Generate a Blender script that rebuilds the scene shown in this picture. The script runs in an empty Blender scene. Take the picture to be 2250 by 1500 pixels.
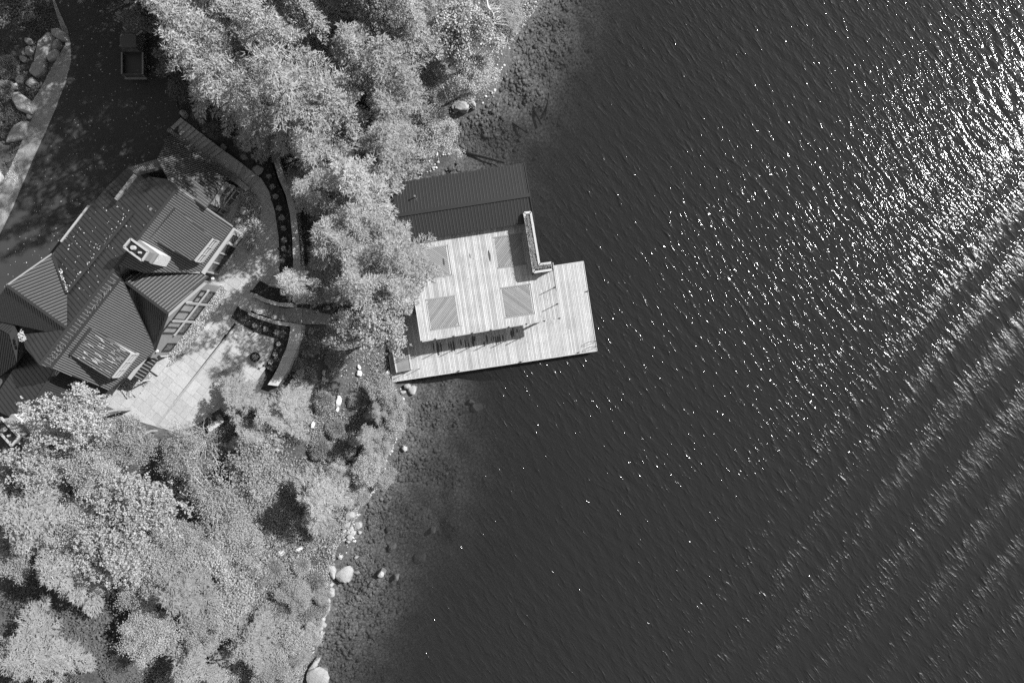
import bpy, bmesh, math, random
import numpy as np
from mathutils import Vector, Matrix
sc = bpy.context.scene
C = sc.collection
# ------------------------------------------------------------------ camera, world, sun, exposure
H = 66.0            # camera height above the lake, metres
K = 0.044           # metres per photo pixel at lake level (photo is 2250 x 1500)
cam_d = bpy.data.cameras.new('camera'); cam = bpy.data.objects.new('camera', cam_d); C.objects.link(cam)
cam.location = (0, 0, H); cam.rotation_euler = (0, 0, 0)
cam_d.sensor_width = 36; cam_d.lens = 36*H/(2250*K); cam_d.clip_start = 1; cam_d.clip_end = 2000
sc.camera = cam
SUN_EL = math.radians(34.5); SUN_AZ = math.atan2(0.447, 0.894)      # azimuth measured from +X towards +Y
sdir = Vector((math.cos(SUN_EL)*math.cos(SUN_AZ), math.cos(SUN_EL)*math.sin(SUN_AZ), math.sin(SUN_EL)))
w = bpy.data.worlds.new('World'); sc.world = w; w.use_nodes = True
nt = w.node_tree; nt.nodes.clear()
sky = nt.nodes.new('ShaderNodeTexSky'); sky.sky_type = 'NISHITA'; sky.sun_disc = False
sky.sun_elevation = SUN_EL; sky.sun_rotation = math.pi/2 - SUN_AZ
sky.air_density = 1.0; sky.dust_density = 1.0
bw = nt.nodes.new('ShaderNodeRGBToBW'); bg = nt.nodes.new('ShaderNodeBackground'); out = nt.nodes.new('ShaderNodeOutputWorld')
nt.links.new(sky.outputs[0], bw.inputs[0]); nt.links.new(bw.outputs[0], bg.inputs[0]); nt.links.new(bg.outputs[0], out.inputs[0])
bg.inputs[1].default_value = 0.10
sl = bpy.data.lights.new('sun', 'SUN'); sl.energy = 4.8; sl.angle = math.radians(0.53); sl.color = (1, 1, 1)
so = bpy.data.objects.new('sun', sl); C.objects.link(so); so.rotation_euler = sdir.to_track_quat('Z', 'Y').to_euler(); so.location = (40, 20, 60)
sc.view_settings.view_transform = 'Standard'; sc.view_settings.look = 'None'
sc.view_settings.exposure = 0.75; sc.view_settings.gamma = 1; sc.view_settings.use_curve_mapping = False
sc.render.engine = 'CYCLES'
sc.cycles.use_denoising = False
sc.cycles.max_bounces = 5; sc.cycles.diffuse_bounces = 2; sc.cycles.glossy_bounces = 2; sc.cycles.transparent_max_bounces = 10
sc.cycles.transmission_bounces = 2; sc.cycles.caustics_reflective = False; sc.cycles.caustics_refractive = False
sc.render.filter_size = 1.5

# ------------------------------------------------------------------ helpers
def P(px, py, z):
    f = K*(H-z)/H
    return Vector(((px-1125)*f, (750-py)*f, z))
def tag(o, label=None, cat=None, group=None, kind=None):
    if label: o['label'] = label
    if cat: o['category'] = cat
    if group: o['group'] = group
    if kind: o['kind'] = kind
    return o
def empty(name, loc, label=None, cat=None, group=None, rz=0):
    o = bpy.data.objects.new(name, None); C.objects.link(o); o.location = loc; o.rotation_euler = (0, 0, rz)
    o.empty_display_size = 0.2
    bpy.context.view_layer.update() if False else None
    return tag(o, label, cat, group)
def link(name, me, m, parent=None):
    o = bpy.data.objects.new(name, me); C.objects.link(o)
    if m is not None:
        me.materials.clear(); me.materials.append(m)
    if parent is not None:
        o.parent = parent
        # children are modelled in world coordinates: undo the parent's transform
        o.matrix_parent_inverse = (Matrix.Translation(parent_loc(parent)) @ Matrix.Rotation(parent_rot(parent), 4, 'Z')).inverted()
    return o
def parent_loc(p):
    v = Vector((0, 0, 0))
    return Vector(p.location) if p.parent is None else (Vector(p.location) if p.type == 'EMPTY' else v)
def parent_rot(p):
    return p.rotation_euler[2] if p.type == 'EMPTY' else 0.0
def npmesh(name, V, F, smooth=False):
    V = np.asarray(V, dtype=np.float32).reshape(-1, 3); F = np.asarray(F, dtype=np.int32)
    me = bpy.data.meshes.new(name); n, k = F.shape
    me.vertices.add(len(V)); me.vertices.foreach_set('co', V.ravel())
    me.loops.add(n*k); me.loops.foreach_set('vertex_index', F.ravel())
    me.polygons.add(n); me.polygons.foreach_set('loop_start', np.arange(0, n*k, k, dtype=np.int32))
    me.polygons.foreach_set('loop_total', np.full(n, k, dtype=np.int32))
    if smooth: me.polygons.foreach_set('use_smooth', np.ones(n, dtype=bool))
    me.update(); me.validate()
    return me
class MB:
    """collects polygons"""
    def __init__(s): s.v = []; s.f = []
    def add(s, vs, fs):
        b = len(s.v); s.v += [tuple(q) for q in vs]; s.f += [tuple(i+b for i in f) for f in fs]
    def prism(s, poly, z0, z1=None):
        """poly list of Vector (x,y,[z]); z1 None: top follows poly z, bottom at z0"""
        n = len(poly); top = [(q[0], q[1], q[2] if z1 is None else z1) for q in poly]; bot = [(q[0], q[1], z0) for q in poly]
        a = sum(top[i][0]*top[(i+1) % n][1]-top[(i+1) % n][0]*top[i][1] for i in range(n))
        if a < 0: top.reverse(); bot.reverse()
        s.add(top+bot, [tuple(range(n)), tuple(range(2*n-1, n-1, -1))]+[(i, i+n, (i+1) % n+n, (i+1) % n) for i in range(n)])
    def slab(s, poly, th):
        n = len(poly); top = [Vector(q) for q in poly]
        a = sum(top[i][0]*top[(i+1) % n][1]-top[(i+1) % n][0]*top[i][1] for i in range(n))
        if a < 0: top.reverse()
        bot = [q-Vector((0, 0, th)) for q in top]
        s.add(top+bot, [tuple(range(n)), tuple(range(2*n-1, n-1, -1))]+[(i, i+n, (i+1) % n+n, (i+1) % n) for i in range(n)])
    def box(s, c, size, rz=0, ax=None):
        hx, hy, hz = size[0]/2, size[1]/2, size[2]/2
        vs = []
        cr, sr = math.cos(rz), math.sin(rz)
        for x, y, z in ((-1,-1,-1),(1,-1,-1),(1,1,-1),(-1,1,-1),(-1,-1,1),(1,-1,1),(1,1,1),(-1,1,1)):
            X, Y = x*hx, y*hy
            vs.append((c[0]+X*cr-Y*sr, c[1]+X*sr+Y*cr, c[2]+z*hz))
        s.add(vs, [(0,3,2,1),(4,5,6,7),(0,1,5,4),(1,2,6,5),(2,3,7,6),(3,0,4,7)])
    def bar(s, a, b, wd, ht, up=Vector((0, 0, 1))):
        a = Vector(a); b = Vector(b); d = (b-a).normalized(); sd = d.cross(up)
        if sd.length < 1e-4: sd = Vector((1, 0, 0))
        sd.normalize(); u = sd.cross(d).normalized()
        vs = [p+sd*(i*wd/2)+u*(j*ht/2) for p in (a, b) for i, j in ((-1,-1),(1,-1),(1,1),(-1,1))]
        s.add(vs, [(0,1,2,3),(7,6,5,4),(0,4,5,1),(1,5,6,2),(2,6,7,3),(3,7,4,0)])
    def tube(s, pts, rad, n=6):
        pts = [Vector(p) for p in pts]; rings = []
        for i, p in enumerate(pts):
            d = (pts[min(i+1, len(pts)-1)]-pts[max(i-1, 0)]).normalized()
            x = d.orthogonal().normalized(); y = d.cross(x)
            r = rad[i] if hasattr(rad, '__len__') else rad
            rings.append([p+(x*math.cos(2*math.pi*k/n)+y*math.sin(2*math.pi*k/n))*r for k in range(n)])
        vs = [q for r_ in rings for q in r_]; fs = []
        for i in range(len(pts)-1):
            for k in range(n):
                fs.append((i*n+k, i*n+(k+1) % n, (i+1)*n+(k+1) % n, (i+1)*n+k))
        fs.append(tuple(range(n-1, -1, -1))); fs.append(tuple(range((len(pts)-1)*n, len(pts)*n)))
        s.add(vs, fs)
    def disc(s, c, r, h, n=16, r2=None):
        r2 = r if r2 is None else r2
        vs = [(c[0]+r*math.cos(2*math.pi*k/n), c[1]+r*math.sin(2*math.pi*k/n), c[2]) for k in range(n)]
        vs += [(c[0]+r2*math.cos(2*math.pi*k/n), c[1]+r2*math.sin(2*math.pi*k/n), c[2]+h) for k in range(n)]
        s.add(vs, [tuple(range(n-1, -1, -1)), tuple(range(n, 2*n))]+[(k, (k+1) % n, (k+1) % n+n, k+n) for k in range(n)])
    def mesh(s, name, smooth=False):
        me = bpy.data.meshes.new(name); me.from_pydata(s.v, [], s.f); me.update()
        if smooth:
            for p in me.polygons: p.use_smooth = True
        return me
    def build(s, name, m, parent=None, smooth=False):
        return link(name, s.mesh(name, smooth), m, parent)
def inpoly(X, Y, poly):
    X = np.asarray(X); Y = np.asarray(Y); r = np.zeros(X.shape, bool); n = len(poly)
    for i in range(n):
        x1, y1 = poly[i][0], poly[i][1]; x2, y2 = poly[(i+1) % n][0], poly[(i+1) % n][1]
        if y1 == y2: continue
        c = ((y1 > Y) != (y2 > Y)) & (X < (x2-x1)*(Y-y1)/(y2-y1)+x1)
        r ^= c
    return r
def segdist(X, Y, pts, closed=False):
    d = np.full(np.shape(X), 1e9); n = len(pts)
    for i in range(n if closed else n-1):
        ax, ay = pts[i][0], pts[i][1]; bx, by = pts[(i+1) % n][0], pts[(i+1) % n][1]
        L = (bx-ax)**2+(by-ay)**2
        t = np.clip(((X-ax)*(bx-ax)+(Y-ay)*(by-ay))/L, 0, 1)
        d = np.minimum(d, np.hypot(X-ax-t*(bx-ax), Y-ay-t*(by-ay)))
    return d
def clip(subject, conv):
    """clip polygon (list of (x,y)) by convex CCW polygon"""
    outp = list(subject)
    n = len(conv)
    for i in range(n):
        a, b = conv[i], conv[(i+1) % n]; inp = outp; outp = []
        if not inp: return []
        side = lambda p: (b[0]-a[0])*(p[1]-a[1])-(b[1]-a[1])*(p[0]-a[0])
        for j in range(len(inp)):
            p, q = inp[j-1], inp[j]; sp, sq = side(p), side(q)
            if (sp >= 0) != (sq >= 0):
                t = sp/(sp-sq); outp.append((p[0]+t*(q[0]-p[0]), p[1]+t*(q[1]-p[1])))
            if sq >= 0: outp.append(q)
    return outp
def parea(p):
    return 0.5*sum(p[i-1][0]*p[i][1]-p[i][0]*p[i-1][1] for i in range(len(p)))
def vnoise(X, Y, s, seed=0):
    """cheap smooth value noise"""
    X = np.asarray(X)/s; Y = np.asarray(Y)/s
    xi = np.floor(X).astype(np.int64); yi = np.floor(Y).astype(np.int64); fx = X-xi; fy = Y-yi
    fx = fx*fx*(3-2*fx); fy = fy*fy*(3-2*fy)
    def h(a, b):
        n = (a*374761393+b*668265263+seed*982451653) & 0x7fffffff
        n = ((n ^ (n >> 13))*1274126177) & 0x7fffffff
        return ((n ^ (n >> 16)) & 0xffff)/65535.0
    return (h(xi, yi)*(1-fx)+h(xi+1, yi)*fx)*(1-fy)+(h(xi, yi+1)*(1-fx)+h(xi+1, yi+1)*fx)*fy

# ------------------------------------------------------------------ materials
def mat(name, base, rough=0.8, var=0.25, scale=3.0, fine=0.0, fscale=25, obj=0.0, isl=0.0, bump=0.0, bscale=20, spec=0.3,
        stretch=None, specks=0.0, spscale=12, spcol=0.02, trans=0.0, metal=0.0):
    m = bpy.data.materials.new(name); m.use_nodes = True; t = m.node_tree; t.nodes.clear(); N = t.nodes.new; Lk = t.links.new
    o = N('ShaderNodeOutputMaterial'); b = N('ShaderNodeBsdfPrincipled'); Lk(b.outputs[0], o.inputs[0])
    b.inputs['Roughness'].default_value = rough; b.inputs['Specular IOR Level'].default_value = spec; b.inputs['Metallic'].default_value = metal
    geo = N('ShaderNodeNewGeometry'); co = geo.outputs['Position']
    if stretch:
        mp = N('ShaderNodeMapping'); mp.inputs['Rotation'].default_value = (0, 0, stretch[0]); mp.inputs['Scale'].default_value = (stretch[1], stretch[2], 1)
        mp.vector_type = 'TEXTURE' if False else 'POINT'; Lk(co, mp.inputs[0]); co2 = mp.outputs[0]
    else: co2 = co
    def math_(op, a, c):
        q = N('ShaderNodeMath'); q.operation = op
        for i, x in enumerate((a, c)):
            if isinstance(x, (int, float)): q.inputs[i].default_value = x
            else: Lk(x, q.inputs[i])
        return q.outputs[0]
    def noise(s, det, c=co2):
        q = N('ShaderNodeTexNoise'); q.inputs['Scale'].default_value = s; q.inputs['Detail'].default_value = det; Lk(c, q.inputs['Vector'])
        return q.outputs['Fac']
    val = math_('MULTIPLY_ADD', math_('SUBTRACT', noise(scale, 3, co), 0.5), 2.6*var); val.node.inputs[2].default_value = 1.0
    if fine:
        f = math_('MULTIPLY_ADD', math_('SUBTRACT', noise(fscale, 3), 0.5), 3*fine); f.node.inputs[2].default_value = 1.0
        val = math_('MULTIPLY', val, f)
    if obj:
        oi = N('ShaderNodeObjectInfo'); f = math_('MULTIPLY_ADD', math_('SUBTRACT', oi.outputs['Random'], 0.5), 2*obj); f.node.inputs[2].default_value = 1.0
        val = math_('MULTIPLY', val, f)
    if isl:
        f = math_('MULTIPLY_ADD', math_('SUBTRACT', geo.outputs['Random Per Island'], 0.5), 2*isl); f.node.inputs[2].default_value = 1.0
        val = math_('MULTIPLY', val, f)
    val = math_('MULTIPLY', math_('MAXIMUM', val, 0.05), base)
    if specks:
        sn = noise(spscale, 2, co); mr = N('ShaderNodeMapRange'); mr.inputs[1].default_value = 0.5+specks; mr.inputs[2].default_value = 0.56+specks
        Lk(sn, mr.inputs[0]); mx = N('ShaderNodeMix'); mx.data_type = 'FLOAT'; Lk(mr.outputs[0], mx.inputs[0]); Lk(val, mx.inputs[2]); mx.inputs[3].default_value = spcol
        val = mx.outputs[0]
    cmb = N('ShaderNodeCombineColor')
    for i in range(3): Lk(val, cmb.inputs[i])
    Lk(cmb.outputs[0], b.inputs['Base Color'])
    if bump:
        bn = N('ShaderNodeBump'); bn.inputs['Strength'].default_value = bump; bn.inputs['Distance'].default_value = 0.1
        Lk(noise(bscale, 4), bn.inputs['Height']); Lk(bn.outputs[0], b.inputs['Normal'])
    if trans:
        tr = N('ShaderNodeBsdfTranslucent'); Lk(cmb.outputs[0], tr.inputs[0]); ms = N('ShaderNodeMixShader'); ms.inputs[0].default_value = trans
        Lk(b.outputs[0], ms.inputs[1]); Lk(tr.outputs[0], ms.inputs[2]); Lk(ms.outputs[0], o.inputs[0])
    return m
BA = math.atan2(0.151, 0.989)     # dock axis angle
M = dict(
    deck=mat('dock_wood', 0.44, 0.75, 0.20, 0.8, 0.22, 9, obj=0.20, stretch=(-BA, 6, 0.5), specks=0.165, spscale=9, spcol=0.16, bump=0.2, bscale=12),
    diag=mat('diagonal_wood', 0.26, 0.75, 0.10, 1.0, 0.12, 10, obj=0.16, bump=0.2),
    frame=mat('grey_frame_wood', 0.23, 0.75, 0.12, 2.0, 0.1, 12, obj=0.1),
    white=mat('pale_painted_wood', 0.48, 0.6, 0.08, 3, 0.06, 20, obj=0.08),
    wet=mat('wet_wood', 0.07, 0.35, 0.2, 4, spec=0.5),
    roof=mat('dark_metal_roof', 0.035, 0.42, 0.14, 0.5, 0.10, 6, obj=0.08, spec=0.5, stretch=(0.9, 3, 0.4)),
    seam=mat('roof_seam', 0.22, 0.30, 0.10, 1.0, spec=0.7),  # sun catching the ribs, put into the colour of the lit slopes' seams
    seamd=mat('roof_seam_dark', 0.015, 0.35, 0.10, 1.0, spec=0.4),  # same seams with the shade of the dim slopes painted in
    broof=mat('boathouse_metal_roof', 0.027, 0.45, 0.10, 0.4, 0.06, 5, obj=0.03, spec=0.5),
    bseam=mat('boathouse_roof_rib', 0.065, 0.40, 0.08, 1.0, spec=0.5),
    siding=mat('grey_siding', 0.22, 0.7, 0.08, 2, 0.05, 20),
    trim=mat('pale_trim', 0.36, 0.6, 0.08, 2, 0.05, 20),
    chim=mat('pale_stone', 0.48, 0.85, 0.15, 3, 0.2, 12, bump=0.4),
    chimd=mat('grey_flashing', 0.20, 0.5, 0.12, 3, 0.05, 12),
    glass=mat('window_glass', 0.09, 0.08, 0.5, 3, spec=0.9),
    glassl=mat('window_blind_glass', 0.26, 0.15, 0.2, 2, spec=0.8),  # pale base tone holds both the blinds and the reflections over them
    dark=mat('dark_metal', 0.02, 0.4, 0.1, 3),
    black=mat('black_void', 0.008, 0.8, 0.1, 3),
    asphalt=mat('asphalt', 0.042, 0.85, 0.22, 0.25, 0.14, 30, bump=0.2, bscale=40),
    stone=mat('flagstone', 0.40, 0.8, 0.14, 0.6, 0.16, 6, obj=0.08, bump=0.25, specks=0.24, spscale=5, spcol=0.1),
    joint=mat('mossy_joint', 0.30, 0.95, 0.3, 6, 0.3, 30),
    step=mat('grey_step_stone', 0.36, 0.85, 0.18, 2, 0.14, 12, obj=0.22, bump=0.35),
    cap=mat('weathered_cap', 0.46, 0.85, 0.2, 1.5, 0.2, 10, obj=0.10, bump=0.4),
    soil=mat('dark_soil', 0.028, 0.95, 0.35, 3, 0.3, 25, bump=0.5),
    rock=mat('granite', 0.29, 0.85, 0.22, 1.6, 0.18, 9, obj=0.16, bump=0.5, bscale=8),
    rockw=mat('white_granite', 0.66, 0.85, 0.10, 3, 0.1, 12, bump=0.3),
    wrock=mat('wet_rock', 0.115, 0.7, 0.35, 0.8, 0.25, 9, isl=0.45, bump=0.4),
    gravel=mat('verge_gravel', 0.25, 0.95, 0.30, 1.2, 0.50, 14, bump=0.5, bscale=18),
    peb=mat('pebbles', 0.40, 0.9, 0.3, 3, isl=0.55),
    bark=mat('bark', 0.24, 0.9, 0.3, 4, 0.2, 14, bump=0.4),
    bough=mat('pale_branch', 0.42, 0.8, 0.2, 4),
    needle=mat('conifer_needles', 0.35, 0.6, 0.22, 1.3, isl=0.16, obj=0.15, trans=0.17, spec=0.25),
    cedar=mat('cedar_sprays', 0.33, 0.6, 0.22, 1.3, isl=0.16, obj=0.17, trans=0.19, spec=0.25),
    maple=mat('maple_leaves', 0.40, 0.55, 0.16, 1.0, isl=0.20, obj=0.06, trans=0.30, spec=0.35),
    birch=mat('fine_leaves', 0.35, 0.6, 0.18, 1.0, isl=0.20, obj=0.18, trans=0.20, spec=0.25),
    shade=mat('broad_dark_leaves', 0.16, 0.6, 0.2, 0.6, isl=0.3, obj=0.1, trans=0.3),  # leaf tone darkened to paint in the tree shade around these plants
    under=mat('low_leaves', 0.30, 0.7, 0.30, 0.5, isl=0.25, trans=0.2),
    flower=mat('bright_groundcover', 0.42, 0.7, 0.2, 1.5, isl=0.6, trans=0.15),
    paint=mat('truck_paint', 0.05, 0.25, 0.05, 2, spec=0.7),
    chrome=mat('bright_metal', 0.6, 0.25, 0.05, 3, metal=0.8),
    litter=mat('fallen_leaves', 0.50, 0.8, 0.1, 3, isl=0.4), duff=mat('grey_needle_litter', 0.16, 0.9, 0.3, 3, isl=0.5),
)
# ground: land and lake bed in one, by height
def ground_mat():
    m = mat('forest_floor', 0.075, 0.95, 0.40, 0.8, 0.60, 6, bump=0.5, bscale=8)
    t = m.node_tree; N = t.nodes.new; Lk = t.links.new
    cmb = [n for n in t.nodes if n.type == 'COMBINE_COLOR'][0]; b = [n for n in t.nodes if n.type == 'BSDF_PRINCIPLED'][0]
    geo = N('ShaderNodeNewGeometry'); sx = N('ShaderNodeSeparateXYZ'); Lk(geo.outputs['Position'], sx.inputs[0])
    mr = N('ShaderNodeMapRange'); mr.inputs[1].default_value = 0.10; mr.inputs[2].default_value = -0.15; Lk(sx.outputs[2], mr.inputs[0])
    vo = N('ShaderNodeTexVoronoi'); vo.inputs['Scale'].default_value = 2.4; vo.feature = 'DISTANCE_TO_EDGE'; Lk(geo.outputs['Position'], vo.inputs['Vector'])
    nz = N('ShaderNodeTexNoise'); nz.inputs['Scale'].default_value = 5; nz.inputs['Detail'].default_value = 5; Lk(geo.outputs['Position'], nz.inputs['Vector'])
    r1 = N('ShaderNodeMapRange'); r1.inputs[2].default_value = 0.12; r1.inputs[3].default_value = 0.08; r1.inputs[4].default_value = 0.16; Lk(vo.outputs[0], r1.inputs[0])
    r2 = N('ShaderNodeMapRange'); r2.inputs[1].default_value = 0.3; r2.inputs[2].default_value = 0.7; r2.inputs[3].default_value = 0.35; r2.inputs[4].default_value = 1.5; Lk(nz.outputs[0], r2.inputs[0])
    mu = N('ShaderNodeMath'); mu.operation = 'MULTIPLY'; Lk(r1.outputs[0], mu.inputs[0]); Lk(r2.outputs[0], mu.inputs[1])
    mx = N('ShaderNodeMix'); mx.data_type = 'RGBA'; Lk(mr.outputs[0], mx.inputs[0]); Lk(cmb.outputs[0], mx.inputs[6]); Lk(mu.outputs[0], mx.inputs[7])
    Lk(mx.outputs[2], b.inputs['Base Color'])
    return m
M['ground'] = ground_mat()
def water_mat():
    m = bpy.data.materials.new('lake_water'); m.use_nodes = True; t = m.node_tree; t.nodes.clear(); N = t.nodes.new; Lk = t.links.new
    o = N('ShaderNodeOutputMaterial'); geo = N('ShaderNodeNewGeometry')
    def stretched(rot, sx, sy):
        r = N('ShaderNodeMapping'); r.inputs['Rotation'].default_value = (0, 0, rot); Lk(geo.outputs['Position'], r.inputs[0])
        s = N('ShaderNodeMapping'); s.inputs['Scale'].default_value = (sx, sy, 1); Lk(r.outputs[0], s.inputs[0]); return s.outputs[0]
    def noise(v, s, det, rough=0.5, dist=0.0):
        q = N('ShaderNodeTexNoise'); q.inputs['Scale'].default_value = s; q.inputs['Detail'].default_value = det; q.inputs['Roughness'].default_value = rough
        q.inputs['Distortion'].default_value = dist; Lk(v, q.inputs['Vector']); return q.outputs['Fac']
    def m2(op, a, c, d=None):
        q = N('ShaderNodeMath'); q.operation = op
        for i, x in enumerate((a, c, d)):
            if x is None: continue
            if isinstance(x, (int, float)): q.inputs[i].default_value = x
            else: Lk(x, q.inputs[i])
        return q.outputs[0]
    WR = -math.atan2(0.61, 0.79)      # turn the wind direction onto +X: crests run across it
    a = noise(stretched(WR, 1.0, 0.26), 2.9, 2, 0.5, 0.4)
    b = noise(stretched(WR-0.30, 1.0, 0.40), 5.0, 2, 0.5, 0.3)
    c = noise(stretched(WR+0.25, 1.0, 0.55), 12.0, 2, 0.55)
    gust = noise(stretched(WR, 0.6, 1.0), 0.11, 2)
    g = N('ShaderNodeMapRange'); g.inputs[1].default_value = 0.3; g.inputs[2].default_value = 0.7; g.inputs[3].default_value = 0.65; g.inputs[4].default_value = 1.3; Lk(gust, g.inputs[0])
    sh = N('ShaderNodeAttribute'); sh.attribute_name = 'calm'      # sheltered water by the shore
    ap = m2('POWER', m2('MULTIPLY', a, 1.55), 5.0); bp_ = m2('POWER', m2('MULTIPLY', b, 1.55), 4.0)      # peaked crests, flat troughs
    h = m2('ADD', m2('MULTIPLY', ap, WA), m2('ADD', m2('MULTIPLY', bp_, WB), m2('MULTIPLY', c, WC)))
    h = m2('MULTIPLY', m2('MULTIPLY', h, g.outputs[0]), sh.outputs['Fac'])
    bp = N('ShaderNodeBump'); bp.inputs['Strength'].default_value = 1.0; bp.inputs['Distance'].default_value = 1.0; Lk(h, bp.inputs['Height'])
    gl = N('ShaderNodeBsdfGlossy'); gl.inputs['Color'].default_value = (1, 1, 1, 1); ru = N('ShaderNodeAttribute'); ru.attribute_name = 'ruffle'; Lk(m2('ADD', W_ROUGH, m2('MULTIPLY', ru.outputs['Fac'], m2("MULTIPLY", a, 0.66))), gl.inputs['Roughness']); Lk(bp.outputs[0], gl.inputs['Normal'])
    dt = N('ShaderNodeVectorMath'); dt.operation = 'DOT_PRODUCT'; Lk(geo.outputs['Incoming'], dt.inputs[0]); Lk(bp.outputs[0], dt.inputs[1])
    sch = m2('POWER', m2('SUBTRACT', 1.0, m2('MINIMUM', m2('ABSOLUTE', dt.outputs['Value'], 0.0), 1.0)), 5.0)
    frs = m2('MULTIPLY_ADD', sch, 0.98, 0.02)
    dp = N('ShaderNodeAttribute'); dp.attribute_name = 'depth'
    ext = m2('SUBTRACT', 1.0, m2('POWER', 2.718, m2('MULTIPLY', dp.outputs['Fac'], -0.47)))
    # murky body of the lake
    df = N('ShaderNodeBsdfDiffuse'); df.inputs['Color'].default_value = (W_BODY, W_BODY, W_BODY, 1); Lk(bp.outputs[0], df.inputs['Normal'])
    tr = N('ShaderNodeBsdfTransparent'); tr.inputs[0].default_value = (0.93, 0.93, 0.93, 1)
    mb = N('ShaderNodeMixShader'); Lk(ext, mb.inputs[0]); Lk(tr.outputs[0], mb.inputs[1]); Lk(df.outputs[0], mb.inputs[2])
    ms = N('ShaderNodeMixShader'); Lk(frs, ms.inputs[0]); Lk(mb.outputs[0], ms.inputs[1]); Lk(gl.outputs[0], ms.inputs[2])
    Lk(ms.outputs[0], o.inputs[0]); return m
WA, WB, WC, W_ROUGH, W_BODY = 0.030, 0.0115, 0.007, 0.062, 0.019
M['water'] = water_mat()

# ------------------------------------------------------------------ terrain
SHORE = [(1300,-900),(1240,-200),(1190,0),(1125,90),(1085,215),(1005,255),(985,300),(995,345),(935,388),(905,405),(885,470),(892,600),(884,700),
         (872,760),(866,838),(892,870),(886,940),(852,1010),(845,1055),(795,1110),(782,1190),(735,1245),(728,1300),(716,1350),(704,1400),(682,1450),(666,1500),(640,1600),(560,2300)]
SH = [P(x, y, 0) for x, y in SHORE]
land_poly = [(-900, SH[-1][1])]+[(-900, SH[0][1])]+[(p[0], p[1]) for p in SH]
Z_DRIVE, Z_TERR = 6.0, 4.2
DRIVE = [(110,-120),(120,0),(134,30),(148,62),(155,92),(156,140),(143,185),(122,240),(98,295),(75,345),(55,392),(30,452),(0,515),(-80,660),(-300,900),(-260,960),
         (-60,745),(40,720),(150,560),(300,420),(420,360),(390,290),(396,248),(380,202),(364,140),(346,90),(330,0),(325,-120)]
TERR = [(572,390),(590,420),(603,465),(611,520),(614,580),(612,634),(585,645),(562,650),(548,688),(512,694),(535,716),(570,733),(604,743),(598,772),(583,808),
        (560,842),(520,872),(470,905),(432,934),(380,948),(300,925),(230,890),(240,820),(330,720),(430,560),(470,430),(545,402)]
DRIVE_W = [P(x, y, Z_DRIVE) for x, y in DRIVE]; TERR_W = [P(x, y, Z_TERR) for x, y in TERR]
STEPS_W = [P(x, y, 3.3) for x, y in [(553,654),(585,666),(613,674),(650,676),(735,686),(735,716),(650,716),(613,706),(580,693),(541,675)]]
PATIO2_W = [P(x, y, 3.8) for x, y in [(-90,960),(20,990),(66,1022),(40,1050),(-90,1060)]]
def zg(X, Y):
    X = np.asarray(X, float); Y = np.asarray(Y, float)
    d = segdist(X, Y, SH); ins = inpoly(X, Y, land_poly); d = np.where(ins, d, -d)
    z = np.interp(d, [-200, -30, -14, -9, -5, -1.2, 0, 0.5, 3, 8, 13, 25, 40, 90, 400], [-16, -8, -4.6, -2.8, -1.15, -0.32, 0.02, 0.45, 1.4, 2.7, 3.9, 5.4, 6.3, 8, 9])
    z = z+(vnoise(X, Y, 2.2, 3)-0.5)*0.35+(vnoise(X, Y, 0.9, 5)-0.5)*np.where(d < 0, 0.28, 0.12)
    z = z+np.where(d < -1.0, np.clip((-d-1)/3, 0, 1)*((vnoise(X, Y, 5.0, 31)-0.5)*1.5+(vnoise(X, Y, 1.8, 33)-0.5)*0.6), 0)
    for poly, zf, bl in ((DRIVE_W, Z_DRIVE-0.10, 2.0), (TERR_W, Z_TERR-0.12, 1.0), (PATIO2_W, 3.7, 1.2), (STEPS_W, 2.75, 0.45)):
        i = inpoly(X, Y, poly); dd = segdist(X, Y, poly, True); wgt = np.where(i, 1.0, np.clip(1-dd/bl, 0, 1)**2)
        z = z*(1-wgt)+zf*wgt
    return z
def G(px, py, it=6):
    z = 2.0
    for _ in range(it):
        p = P(px, py, z); z = float(zg(p.x, p.y))
    return P(px, py, z)
def axis(lo, hi, a, b, step):
    l = []; x = a
    mid = np.arange(a, b+step/2, step)
    left = []; s = step; x = a
    while x > lo: s *= 1.35; x -= s; left.append(x)
    right = []; s = step; x = mid[-1]
    while x < hi: s *= 1.35; x += s; right.append(x)
    return np.concatenate([left[::-1], mid, right])
def grid(xs, ys):
    nx, ny = len(xs), len(ys); X, Y = np.meshgrid(xs, ys); idx = np.arange(nx*ny).reshape(ny, nx)
    F = np.stack([idx[:-1, :-1], idx[:-1, 1:], idx[1:, 1:], idx[1:, :-1]], -1).reshape(-1, 4)
    return X.ravel(), Y.ravel(), F
X, Y, F = grid(axis(-400, 400, -56, 14, 0.30), axis(-400, 400, -38, 38, 0.30))
g = link('ground', npmesh('ground', np.stack([X, Y, zg(X, Y)], 1), F, True), M['ground'])
tag(g, 'forest floor sloping down to the lake and on as its stony bed', kind='structure')

# ------------------------------------------------------------------ water
rng = np.random.default_rng(7)
X, Y, F = grid(axis(-400, 500, -16, 52, 0.17), axis(-400, 400, -35, 35, 0.17))
Zw = np.zeros_like(X)
wind = math.atan2(0.61, 0.79)
for k in range(34):
    lam = 0.7*(2.6**rng.random()); th = wind+rng.normal(0, 0.30); ph = rng.random()*6.28
    amp = 0.0021*lam**1.05
    kx, ky = 2*math.pi/lam*math.cos(th), 2*math.pi/lam*math.sin(th)
    warp = 0.5*np.sin(X*0.21+Y*0.13+ph)+0.5*np.sin(-X*0.11+Y*0.27+2*ph)
    Zw += amp*np.sin(kx*X+ky*Y+ph+warp*1.6)
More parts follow.
